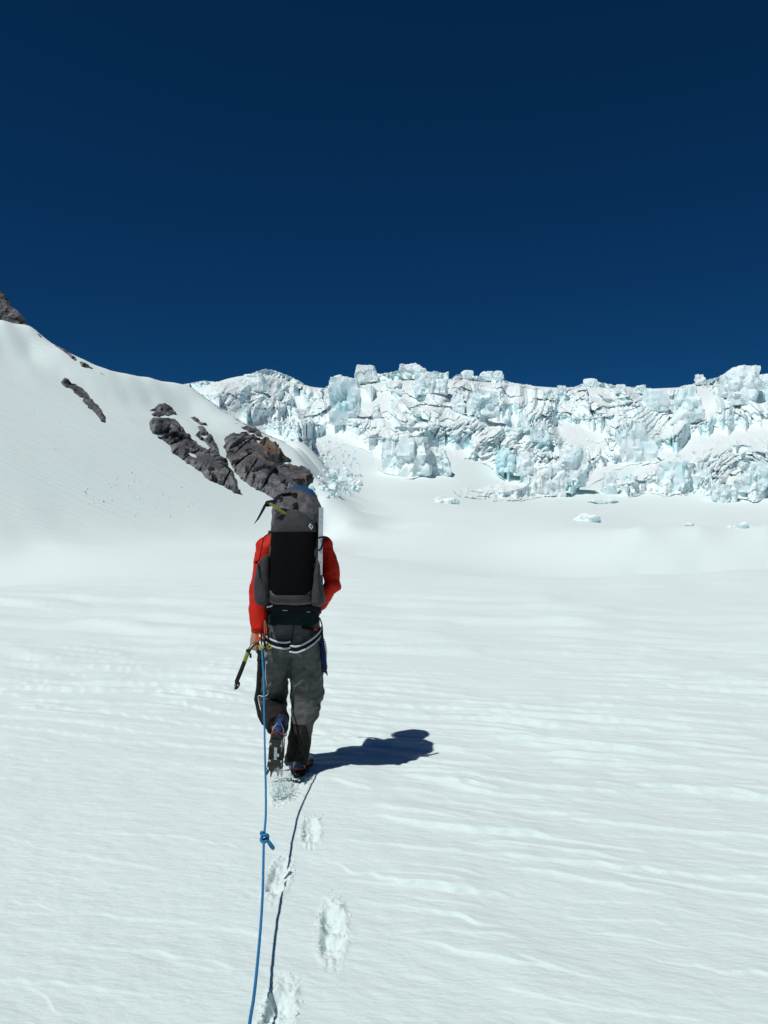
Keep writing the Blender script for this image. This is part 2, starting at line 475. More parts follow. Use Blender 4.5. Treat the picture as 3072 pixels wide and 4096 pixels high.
# left mountain side: a 30 degree face, its crest, the drop behind the crest
def face(px, Y):
    zp = 0.577 * (0.85 * (384 - px) / 770 * Y + 0.5 * Y - 64); return 1.9 * math.log1p(math.exp(min(zp / 1.9, 40))) if zp < 60 else zp
CREST = [(-600, 50), (-300, 200), (-100, 270), (0, 320), (28, 326), (60, 349), (83, 361), (106, 371), (128, 376), (150, 379), (175, 383.5), (190, 387), (210, 402), (231, 417), (255, 430), (278, 440), (297, 453), (315, 478), (325, 500)]
for px, py in CREST:
    A_ = 770 * 0.577 * (0.85 * (384 - px) / 770 + 0.5); e_ = 530 - py; Yr = 770 * 0.577 * 64 / (A_ - e_)
    for f_ in (0.45, 0.55, 0.65, 0.75, 0.85, 0.93):
        if Yr * f_ > 29: CP.append(('z', px, Yr * f_, face(px, Yr * f_)))
    CP.append((px, Yr, py))
    zc = 1.55 + e_ * Yr / 770
    CP += [('z', px, Yr * 1.12, zc + 0.2 - (0 if px < 200 else 1.5)), ('z', px, Yr * 1.45, zc + (3 if px < 180 else -3))] if px < 285 else [(px, Yr * 1.2, py - 5), (px, Yr * 1.6, py - 10)]
CP += [('z', px, 330, 52) for px in (-300, -100, 0, 60, 106)] + [('z', px, 450, 58) for px in (-600, -300, -100, 0, 60, 106, 150)]
CP += [(150, 330, 400), (185, 330, 398), (231, 310, 424), (278, 320, 446), (315, 325, 463), (297, 325, 447), (325, 325, 472), (345, 320, 480), (345, 250, 490), (345, 200, 498), (345, 150, 508), (362, 150, 512), (362, 220, 500), (362, 300, 488), (345, 110, 523), (362, 110, 526),
       (380, 60, 558), (380, 85, 542), (380, 120, 527), (380, 200, 507), (380, 270, 495), (330, 60, 557), (330, 100, 541), (300, 60, 557)]
cu, cv, cg = [], [], []
for c in CP:
    if c[0] == 'z': px, Y, z = c[1:]
    else:
        px, Y, py = c; z = float(W(px * 4, py * 4, Y)[2])
    cu.append(px / 150.0); cv.append(2.1 * math.log(Y + 12)); cg.append(z / (Y + 30))
cu, cv, cg = np.array(cu), np.array(cv), np.array(cg)
def _tk(d2): return d2 * np.log(d2 + 1e-9)
n = len(cu)
A = np.zeros((n + 3, n + 3)); A[:n, :n] = _tk((cu[:, None] - cu) ** 2 + (cv[:, None] - cv) ** 2) + np.eye(n) * 5e-4
A[:n, n] = 1; A[:n, n + 1] = cu; A[:n, n + 2] = cv; A[n:, :n] = A[:n, n:].T
TPS = np.linalg.solve(A, np.concatenate([cg, [0, 0, 0]]))
def base_z(px, Y):
    u = px / 150.0; v = 2.1 * np.log(Y + 12); out = np.zeros(u.shape)
    uf, vf, of = u.ravel(), v.ravel(), out.reshape(-1)
    for s in range(0, len(uf), 60000):
        a, b = uf[s:s + 60000, None], vf[s:s + 60000, None]
        of[s:s + 60000] = _tk((a - cu) ** 2 + (b - cv) ** 2) @ TPS[:n] + TPS[n] + a[:, 0] * TPS[n + 1] + b[:, 0] * TPS[n + 2]
    return out * (Y + 30) * sstep(9, 24, Y)
# table of the base surface: lets a pixel be carried onto the ground
TPX = np.linspace(-40, 820, 431); TY = np.exp(np.linspace(math.log(25), math.log(800), 500))
TZ = base_z(*np.broadcast_arrays(TPX[None, :], TY[:, None]))
TPY = proj(np.stack([(TPX[None, :] - 384) / 770 * TY[:, None], TY[:, None] + 0 * TZ, TZ], -1))[1] / 4
def terr_z(px, Y):
    i = np.clip((px - TPX[0]) / (TPX[1] - TPX[0]), 0, len(TPX) - 1.001); j = np.clip(np.log(Y / 25) / (math.log(32) / 499), 0, 498.999)
    a, b = i.astype(int), j.astype(int); fa, fb = i - a, j - b
    return TZ[b, a] * (1 - fa) * (1 - fb) + TZ[b, a + 1] * fa * (1 - fb) + TZ[b + 1, a] * (1 - fa) * fb + TZ[b + 1, a + 1] * fa * fb
TRUN = np.minimum.accumulate(TPY, 0); IPY = np.arange(280, 640, 0.5)
TINV = np.stack([np.interp(-IPY, -TRUN[:, c] + np.arange(len(TY)) * 1e-7, TY) for c in range(len(TPX))], 1)
def on_terrain(px, py, ymin=30.0):
    """depth where the ray of (px, py) first meets the base surface"""
    px = np.atleast_1d(np.asarray(px, float)); py = np.atleast_1d(np.asarray(py, float))
    i = np.clip((px - TPX[0]) / (TPX[1] - TPX[0]), 0, len(TPX) - 1.001); j = np.clip((py - 280) / 0.5, 0, len(IPY) - 1.001)
    a, b = i.astype(int), j.astype(int); fa, fb = i - a, j - b
    return TINV[b, a] * (1 - fa) * (1 - fb) + TINV[b, a + 1] * fa * (1 - fb) + TINV[b + 1, a] * (1 - fa) * fb + TINV[b + 1, a + 1] * fa * fb

# ------------------------------------------------------------------ footprints (boot-shaped holes in the snow)
PRINTS = []       # x, y, heading, length, width, depth
for sx, sy, rot, L_, Wd, dp in ((1128, 3185, 0.02, 0.32, 0.09, 0.028), (1243, 3335, 0.08, 0.32, 0.088, 0.028), (1112, 3520, 0.0, 0.34, 0.095, 0.030),
                                (1330, 3730, 0.06, 0.38, 0.100, 0.034), (1108, 4080, 0.0, 0.34, 0.100, 0.032), (1192, 3112, 0.05, 0.32, 0.12, 0.028)):
    x, y = ground_at(sx, sy); PRINTS.append((x, y, rot, L_, Wd, dp))
def footprints(X, Y):
    dz = np.zeros(X.shape)
    near = (Y > 1.5) & (Y < 6) & (abs(X) < 1.6)
    x, y = X[near], Y[near]; d = np.zeros(x.shape)
    rough = fbm(x * 14, y * 11, octv=3, seed=50); fine = fbm(x * 42, y * 34, octv=2, seed=51)
    for k, (cx, cy, r, L_, Wd, dp) in enumerate(PRINTS):
        c, s = math.cos(r), math.sin(r)
        a = (x - cx) * c + (y - cy) * s; b = -(x - cx) * s + (y - cy) * c
        bb = b / (L_ / 2)
        hw = Wd / 2 * (1 - 0.18 * np.clip(np.abs(bb + 0.12), 0, 1) ** 2)
        q = np.maximum(np.abs(a) / hw, np.abs(bb)) * 0.6 + 0.4 * np.hypot(a / hw, bb)
        q = q + 0.24 * rough
        hole = 1 - sstep(0.45, 1.05, q)
        heel = sstep(-0.35, -0.2, bb) * (1 - sstep(0.0, 0.12, bb))        # unbroken ridge between heel and sole
        floor = dp * (1 - 0.45 * heel) + 0.016 * rough + 0.006 * fine
        ring = np.exp(-((q - 1.18) / 0.26) ** 2)
        d += -hole * floor + ring * (0.003 + 0.014 * np.clip(rough, -0.2, 1) + 0.004 * fine) * (0.6 + 0.5 * sstep(0.1, 0.9, bb))
        for off in (-0.32, 0.36):                                        # scratches of the points behind the heel
            g = np.exp(-((a - off * hw) / 0.007) ** 2) * sstep(-1.55, -1.35, bb) * (1 - sstep(-1.0, -0.85, bb))
            d -= 0.006 * g * (0.5 + rough)
    dz[near] = d
    return dz

def saw(t):
    t = t - np.floor(t)
    return np.where(t < 0.09, sstep(0, 0.09, t), 1 - (t - 0.09) / 0.91)
def near_relief(X, Y, px):
    """wind ripples, hollows and footprints of the snow plain"""
    c, s = math.cos(math.radians(-16)), math.sin(math.radians(-16))
    u = X * c + Y * s; v = -X * s + Y * c
    z = np.zeros(X.shape)
    # broad soft waves
    z += 0.022 * fbm(u / 2.6, v / 1.1, octv=3, seed=3) * (1 - sstep(30, 60, Y))
    field = 0.30 + 0.9 * sstep(330, 520, px + 60 * (Y - 3)) * sstep(2.4, 3.0, Y) + 0.8 * sstep(4.8, 6.4, Y) + 0.5 * sstep(5.2, 7.5, Y)
    field = np.clip(field, 0, 1.7) * (0.55 + 0.6 * sstep(-0.5, 0.4, gnoise(u / 3.0, v / 2.2, seed=9)))
    foot = np.zeros(X.shape)
    for (cx, cy, r, L_, Wd, dp) in PRINTS: foot = np.maximum(foot, np.exp(-(((X - cx) / 0.30) ** 2 + ((Y - cy) / 0.38) ** 2)))
    field = field * (1 - 0.85 * foot)
    dY = Y * Y / 1193.0
    for lam, amp, ll, wid, seed in ((0.31, 0.0165, 2.6, 0.013, 21), (0.19, 0.0110, 1.5, 0.010, 31), (0.12, 0.0045, 0.8, 0.008, 36), (0.75, 0.030, 4.0, 0.14, 61), (1.6, 0.045, 9.0, 0.4, 71)):
        act = 1 - sstep(0.22, 0.42, dY / lam)
        if lam > 0.5: act = act * sstep(7, 11, Y) * (1 - sstep(30, 50, Y))
        if act.max() <= 0: continue
        ph = v / lam + 1.0 * gnoise(u / ll, v / (lam * 4.0), seed=seed) + 0.22 * gnoise(u / (ll * .35), v / (lam * 2.0), seed=seed + 2) + (0.10 * gnoise(u / 0.11, v / 0.25, seed=seed + 4) if lam < .5 else 0)
        t = ph - np.floor(ph); gph = np.clip(np.abs(np.gradient(ph, axis=0) / (np.gradient(v, axis=0) + 1e-9)), 0.25 / lam, 4 / lam); wv = np.clip(np.maximum(wid, 1.2 * dY) * gph, 0.02, 0.6)
        prof = np.where(t < wv, sstep(0, 1, t / wv), 1 - (t - wv) / (1 - wv))
        rid = np.floor(ph)                                             # each ripple comes and goes on its own
        msk = sstep(0.0, 0.30, gnoise(u / (ll * 0.5) + rid * 3.7, rid * 0.613, seed=seed + 5) + 0.02 + 0.22 * sstep(4.2, 6.5, Y))
        z += amp * act * field * msk * prof
    # wind crust pitting
    fade = 1 - sstep(5, 9, Y)
    z += 0.0028 * fade * fbm(u / 0.16, v / 0.06, octv=3, seed=81)
    z += 0.004 * fade * np.clip(fbm(X / 0.35, Y / 0.35, octv=2, seed=82), 0, 1)
    z += footprints(X, Y)
    return z

# columns (azimuth) and rows (distance) of the snow sheet
pxs = [np.arange(-160, 0, 4.0), np.arange(0, 244, 1.5), np.arange(244, 372, 0.7), np.arange(372, 768, 1.5), np.arange(768, 930, 4.0)]
th_in = np.arctan((np.concatenate(pxs) - 384) / 770)
th_all = np.concatenate([np.radians(np.arange(-180, math.degrees(th_in[0]) - 1.5, 4.0)), th_in, np.radians(np.arange(math.degrees(th_in[-1]) + 2, 180, 4.0))])
rr = np.concatenate([[0.02, 0.3, 0.6, 0.9, 1.15, 1.4, 1.6, 1.75], 1193.5 / np.concatenate([np.arange(650, 500, -1.0), np.arange(500, 140, -0.62), np.arange(140, 45.5, -1.0)]), np.exp(np.arange(math.log(26.8), math.log(1500), 0.0155))])
TH2, R2 = np.meshgrid(th_all, rr)
thc = np.clip(TH2, -math.radians(52), math.radians(52))
PX2 = 384 + 770 * np.tan(thc)
inside = np.abs(TH2) < math.radians(52)
X2 = R2 * np.sin(TH2); Y2 = R2 * np.cos(TH2)
DEP = R2 * np.cos(thc)
Z2 = np.zeros(R2.shape)
_k = np.nonzero(DEP.max(1) > 8.5)[0]
Z2[_k] = base_z(PX2[_k], np.maximum(DEP[_k], 0.02))
Z2 *= (1 - sstep(math.radians(65), math.radians(125), np.abs(TH2)))
# streaks and runnels that follow the fall line of the left side, soft lumps farther out
left = sstep(60, 6, X2 + 60) * sstep(45, 80, DEP)
Z2 += (0.05 * gnoise(Y2 / 1.6 + 0.25 * gnoise(X2 / 20, Y2 / 20, seed=5), X2 / 45, seed=91) + 0.10 * gnoise(Y2 / 6.5, X2 / 60, seed=92)) * sstep(-8, -28, X2) * sstep(40, 75, DEP) * sstep(330, 280, DEP)
Z2 += 0.3 * fbm(X2 / 30, Y2 / 30, octv=3, seed=93) * sstep(60, 160, DEP) * inside
nearm = R2 < 75
relief = np.zeros(Z2.shape)
rn = np.nonzero(rr < 75)[0].max() + 1
cn = np.nonzero(np.abs(th_all) < math.radians(52))[0]
sub = np.ix_(np.arange(rn), cn)
relief[sub] = near_relief(X2[sub], np.maximum(Y2[sub], 0.01), PX2[sub])
Z2 += relief
nr, nc = Z2.shape
V = np.stack([X2, Y2, Z2], -1).reshape(-1, 3)
snow = link('snow_ground', np_mesh('snow_ground', V, grid_quads(nr, nc, wrap=True)), None, M['snow'], True)
tag(snow, 'wind-rippled white snowfield with footprints rising to a steep slope', None, kind='structure')
def snow_z(x, y):
    """height of the finished snow sheet near the walker (nearest vertex)"""
    r = math.hypot(x, y); t = math.atan2(x, y)
    i = int(np.argmin(abs(rr - r))); j = int(np.argmin(abs(th_all - t)))
    return float(Z2[i, j])

# ================================================================== ICEFALL
SKY = np.array([(390, 831), (440, 822), (455, 824), (500, 826), (520, 820), (545, 806), (570, 797), (585, 798), (600, 803), (625, 812), (645, 822), (660, 832), (680, 838), (700, 839), (712, 830),
                (740, 822), (775, 817), (785, 800), (795, 796), (820, 808), (850, 803), (870, 796), (890, 789), (905, 794), (925, 802), (945, 806), (960, 820), (975, 818), (985, 810), (1005, 806), (1020, 812), (1060, 812),
                (1085, 818), (1100, 825), (1130, 830), (1150, 832), (1170, 842), (1190, 845), (1205, 844), (1215, 837), (1240, 836), (1260, 828), (1285, 824), (1310, 828), (1335, 834), (1400, 838),
                (1440, 842), (1470, 838), (1485, 832), (1500, 828), (1520, 822), (1545, 816), (1570, 812), (1600, 806), (1625, 804), (1640, 812), (1659, 815), (1800, 800), (2000, 780), (2300, 770)], float) / 2.16
ICE_EDGE = [(2212 / 2.16 * 0 + x / 2.16, y / 2.16) for x, y in
            [(378, 820), (400, 838), (440, 868), (500, 905), (560, 930), (610, 945), (650, 985), (690, 990), (740, 960), (800, 975), (815, 1018), (880, 1035), (970, 1022), (1010, 990), (1060, 1010), (1090, 1040),
             (930, 1065), (905, 1085), (935, 1100), (990, 1100), (1040, 1082), (1120, 1085), (1180, 1072), (1260, 1060), (1330, 1015), (1390, 1000), (1320, 1040), (1305, 1062), (1480, 1068), (1540, 1058), (1570, 1085), (1640, 1065), (1700, 1050), (2300, 1030), (2300, 700), (378, 700)]]
RAMPS = [[(x / 4, y / 4) for x, y in p] for p in (
    [(2260, 1990), (2340, 1900), (2440, 1850), (2560, 1820), (2560, 1850), (2470, 1890), (2420, 1960), (2380, 2000)],
    [(1850, 1960), (1980, 1900), (2060, 1890), (2080, 1920), (1960, 1950), (1900, 1980)],
    [(2480, 1860), (2640, 1790), (2800, 1720), (2960, 1690), (3072, 1670), (3200, 1660), (3200, 1720), (3000, 1760), (2820, 1800), (2620, 1850)],
    [(2700, 1640), (2780, 1560), (2860, 1560), (2850, 1640), (2790, 1680)],
    [(1230, 1730), (1380, 1700), (1470, 1760), (1600, 1790), (1700, 1760), (1850, 1770), (1850, 1850), (1500, 1900), (1420, 1880), (1300, 1800)],
    [(1760, 1790), (1860, 1765), (1870, 1880), (1800, 1900)],
    [(1930, 1660), (2060, 1640), (2090, 1690), (1960, 1690)],
    [(2230, 1690), (2420, 1690), (2400, 1760), (2260, 1780)],
    [(1430, 1560), (1560, 1570), (1560, 1640), (1450, 1640)])]
pcol = np.concatenate([np.arange(170, 768, 0.62), np.arange(768, 815, 1.5)])
NROW = 300
skyl = np.interp(pcol, SKY[:, 0], SKY[:, 1]) - 0.8 * gnoise(pcol / 3.0, 0 * pcol, seed=131) * sstep(190, 230, pcol)
base = np.interp(pcol, [170, 181, 200, 232, 285, 300, 330, 372, 380, 450, 470, 505, 520, 768, 815], [395, 398, 410, 425, 442, 460, 462, 462, 476, 482, 500, 508, 512, 512, 512]) + 6
tt = np.linspace(0, 1, NROW)[:, None]
PYv = base[None, :] + (skyl - base)[None, :] * tt
PXv = pcol[None, :] + 0 * PYv
YB = np.maximum(on_terrain(PXv, PYv), 312)
sc = YB / 770.0                                            # metres per pixel
XB = (PXv - 384) * sc; ZB = W(PXv * 4, PYv * 4, YB)[..., 2]
# a steady frame for the fracture pattern: metres across and up the face
A1 = (PXv - 384) * 0.62; B1 = (530 - PYv) * 0.62
ins, dist = in_poly(PXv, PYv + 1.6 * gnoise(A1 / 6, B1 / 6, seed=101), ICE_EDGE)
mask = np.where(ins, sstep(0, 1.0, dist), 0); inner = np.where(ins, sstep(0, 16, dist), 0)
ramp = np.zeros(PXv.shape)
for p in RAMPS:
    wx = PXv + 3 * fbm(A1 / 8, B1 / 8, octv=3, seed=103); wy = PYv + 3 * fbm(A1 / 8, B1 / 8, octv=3, seed=104)
    i2, d2 = in_poly(wx, wy, p)
    ramp = np.maximum(ramp, np.where(i2, sstep(0, 3, d2), 0)); inner = np.minimum(inner, np.where(i2, 0, sstep(0, 8, d2)))
ramp = np.maximum(ramp, 0.9 * sstep(0.52, 0.66, fbm(A1 / 22, B1 / 11, octv=2, seed=106)))
lean = 0.35 * gnoise(A1 / 60, B1 / 40, seed=109)
def cells(size, asp, seed, warp=0.12):
    wx = A1 + lean * B1 + warp * size * fbm(A1 / size * 1.6, B1 / size * 1.6, octv=3, seed=seed + 20)
    wy = B1 * asp + 0.25 * A1 * gnoise(A1 / 90, B1 / 90, seed=seed + 40) + warp * size * fbm(A1 / size * 1.6, B1 / size * 1.6, octv=3, seed=seed + 25)
    return voro(wx / size, wy / size, seed=seed)
# big blocks: each stands at the depth of its own foot
f1, f2, ox, oy, r3 = cells(17.0, 1.15, 111, 0.14)
foot_py = np.clip(PYv + (oy * 17.0 / 1.15 + 5.0) / 0.62, skyl[None, :] + 3, base[None, :])
keepb = 1 - ramp
YF = np.maximum(on_terrain(PXv, foot_py), 312)
Yd = YB * (1 - keepb * inner) + (0.4 * YB + 0.6 * YF + 4.0 * (r3[0] - 0.5)) * keepb * inner
rel = 17.0 * ((r3[1] - 0.5) * 0.9 * ox + (0.4 + 0.7 * r3[2]) * oy)
clf = 1.2 * (1 - sstep(0.0, 0.06, f2 - f1)) * sstep(0.1, 0.4, gnoise(A1 / 30, B1 / 30, seed=118) + 0.2)
# jagged ribs that lean across the face: towers first ...
rot_ = 0.55 + 0.5 * gnoise(A1 / 70, B1 / 60, seed=160)
ra = A1 * np.cos(rot_) - B1 * np.sin(rot_); rb = A1 * np.sin(rot_) + B1 * np.cos(rot_)
wa = ra + 3.0 * fbm(A1 / 12, B1 / 12, octv=2, seed=161); wb = rb + 3.0 * fbm(A1 / 12, B1 / 12, octv=2, seed=163)
def rib(lamr, sd): return np.clip(1 - 2.1 * np.abs(gnoise(wa / lamr, wb / (lamr * 1.7), seed=sd)), -1, 1)
wt = 1.0
for lamr, ampr, sd in ((24.0, 12.0, 165), (11.5, 6.0, 167)):
    rg_ = rib(lamr, sd); rel -= ampr * rg_ * wt; wt = np.clip(0.45 + 0.75 * rg_, 0.25, 1.15)
Yd = Yd + rel * keepb * (0.25 + 0.75 * inner) * mask - 5.0 * inner * keepb - 0.8 * mask * ramp + 0.5 * ramp * fbm(A1 / 4, B1 / 4, octv=3, seed=126)
# ... faces lean back and run out below into an apron
hgt = (530 - PYv) * sc
def lean_min(g): return g * hgt + np.minimum.accumulate(np.where(mask > 0.5, Yd - g * hgt, 1e6)[::-1], 0)[::-1]
lo1, lo2 = lean_min(0.55), lean_min(0.6)
lo2 = np.minimum(lo2, YB + 6); ks = 15; lo2 = np.stack([np.convolve(np.pad(r_, ks // 2, mode='edge'), np.ones(ks) / ks, 'valid') for r_ in lo2])
Yd = np.where(mask > 0.5, np.minimum(Yd, lo1 + 1.5), np.where(lo2 < YB - 0.4, lo2 + 0.1, YB + 4))
# ... then slabs, flakes and flutes break them up
sm = 0.30 + 0.9 * sstep(-0.25, 0.25, fbm(A1 / 15, B1 / 11, octv=2, seed=117))
f1, f2, ox, oy, r3 = cells(7.5, 0.85, 112)
rel = 3.6 * (r3[0] - 0.5) + 6.5 * ((r3[1] - 0.5) * 1.3 * ox + (r3[2] - 0.1) * 0.9 * oy) + 0.3 * (1 - sstep(0, 0.08, f2 - f1)) + clf
f1, f2, ox, oy, r3 = cells(3.2, 0.75, 113)
rel += sm * (1.7 * (r3[0] - 0.5) + 3.0 * ((r3[1] - 0.5) * 1.4 * ox + (r3[2] - 0.2) * oy) + 0.35 * (1 - sstep(0, 0.12, f2 - f1)))
f1, f2, ox, oy, r3 = cells(1.5, 0.8, 114)
rel += sm * (0.6 * (r3[0] - 0.5) + 1.3 * ((r3[1] - 0.5) * 1.3 * ox + (r3[2] - 0.2) * oy))
for lamr, ampr, sd in ((5.4, 2.6, 169), (2.6, 1.3, 171), (1.3, 0.55, 173)):
    rg_ = rib(lamr, sd); rel -= ampr * rg_ * np.clip(wt, 0.4, 1); wt = np.clip(0.45 + 0.75 * rg_, 0.25, 1.15)
flz = sstep(0.0, 0.3, gnoise(A1 / 26, B1 / 20, seed=119))
rel += flz * (0.8 * gnoise((A1 + lean * B1) / 2.0, B1 / 12, seed=107) + 0.3 * gnoise((A1 + lean * B1) / 1.1, B1 / 7, seed=108))
apron = (lo2 < YB - 0.4) & (mask <= 0.5)
Yd = Yd + 1.0 * rel * np.where(mask > 0.5, keepb * (0.35 + 0.65 * inner), np.where(apron, 0.35, 0))
VI = W(PXv * 4, PYv * 4, Yd)
# the top folds back and down behind the crest
bk = [VI[-1] + np.array([0, d_, -h_]) for d_, h_ in ((3, 0.6), (10, 2.5), (30, 14))]
VI = np.concatenate([VI, np.stack(bk)], 0); mask = np.concatenate([mask, np.repeat(mask[-1:], 3, 0)], 0)
q = grid_quads(*VI.shape[:2]); front = np.concatenate([(mask[:NROW] > 0) | (Yd < YB + 2), np.repeat(mask[-1:] > 0, 3, 0)], 0)
keep = front.ravel()[q].any(1)
q = q[keep]; used = np.unique(q); remap = np.full(mask.size, -1); remap[used] = np.arange(len(used))
ice = link('icefall', np_mesh('icefall', VI.reshape(-1, 3)[used], remap[q]), None, M['ice'], True)
ice.data.set_sharp_from_angle(angle=math.radians(35))
tag(ice, 'broken blue-white icefall of crevassed glacier ice across the skyline', None, kind='structure')
def on_ice(sx, sy):
    """the point of the icefall (or the snow) seen under a pixel"""
    c = int(np.argmin(abs(pcol - sx / 4))); r_ = int(np.clip(round((sy / 4 - base[c]) / (skyl[c] - base[c]) * (NROW - 1)), 0, NROW - 1))
    if mask[r_, c] > 0.3: return Vector(VI[r_, c])
    return w(sx, sy, float(on_terrain(sx / 4, sy / 4)[0]))

# ------------------------------------------------------------------ seracs: single towers, blocks and boulders of ice
def serac_mesh(name, wd, dp, ht, kind, seed):
    n_ = 17
    bm = bmesh.new(); bmesh.ops.create_cube(bm, size=2.0)
    bmesh.ops.subdivide_edges(bm, edges=bm.edges[:], cuts=n_, use_grid_fill=True)
    P = np.array([v.co[:] for v in bm.verts])
    sph = P / np.linalg.norm(P, axis=1)[:, None]
    k = {'block': 0.06, 'boulder': 0.5, 'pinnacle': 0.12, 'fin': 0.10, 'dome': 0.42, 'wall': 0.03}[kind]
    Q = P * (1 - k) + sph * k * 1.25
    h = (Q[:, 2] + 1) / 2
    if kind == 'pinnacle': s_ = 1.05 - 0.85 * np.clip(h, 0, 1) ** 0.9
    elif kind == 'fin': s_ = 1.05 - 0.55 * np.clip(h, 0, 1) ** 1.4
    elif kind == 'wall': s_ = 1.02 - 0.12 * h
    else: s_ = 1.04 - 0.2 * np.clip(h, 0, 1)
    lean = 0.25 * math.sin(seed * 2.3)
    x = Q[:, 0] * wd / 2 * s_ + lean * h * wd * 0.5; y = Q[:, 1] * dp / 2 * (0.4 + 0.6 * s_); z = Q[:, 2] * ht / 2
    S = max(wd, ht)
    Vv = np.stack([x, y, z], -1); Nn = sph
    # flat fracture faces: the shape is cut by random planes
    rg = np.random.default_rng(seed)
    for _ in range(6 if kind in ('block', 'fin', 'pinnacle') else 4):
        d = rg.normal(size=3); d[2] *= 0.8; d /= np.linalg.norm(d)
        lim = np.quantile(Vv @ d, 0.93 if kind != 'dome' else 0.95)
        over = np.clip(Vv @ d - lim, 0, None); Vv -= over[:, None] * d * 0.9
    amp = 0.035 * S if kind in ('boulder', 'dome') else 0.05 * S
    f = fbm(Vv[:, 0] / S * 4 + seed, Vv[:, 1] / S * 4, Vv[:, 2] / S * 4, octv=4, seed=seed % 50)
    fl_ = gnoise(Vv[:, 0] / S * 11 + seed, Vv[:, 1] / S * 11, Vv[:, 2] / S * 1.6, seed=seed % 40)
    side = 1 - np.clip(np.abs(Nn[:, 2]), 0, 1)
    Vv += Nn * (amp * f + (0.035 * S * fl_ * side if kind in ('wall', 'block', 'fin', 'pinnacle') else 0))[:, None]
    for sz, am in ((0.42, 0.24), (0.19, 0.10)):
        f1, f2, ox, oy, r3 = voro((Vv[:, 0] + 0.5 * Vv[:, 1]) / (sz * S) + seed, (Vv[:, 2] * 0.8 + 0.3 * Vv[:, 1]) / (sz * S), seed=seed % 90)
        Vv += Nn * np.array([1, 1, 0.5]) * (am * S * (0.6 * (r3[0] - 0.5) + 0.8 * ((r3[1] - 0.5) * ox + (r3[2] - 0.5) * oy)) * (0.5 if kind in ('boulder', 'dome') else 1))[:, None]
    for v, p in zip(bm.verts, Vv): v.co = p
    me = bpy.data.meshes.new(name); bm.to_mesh(me); bm.free()
    me.polygons.foreach_set('use_smooth', np.ones(len(me.polygons), bool)); me.set_sharp_from_angle(angle=math.radians(20))
    return me
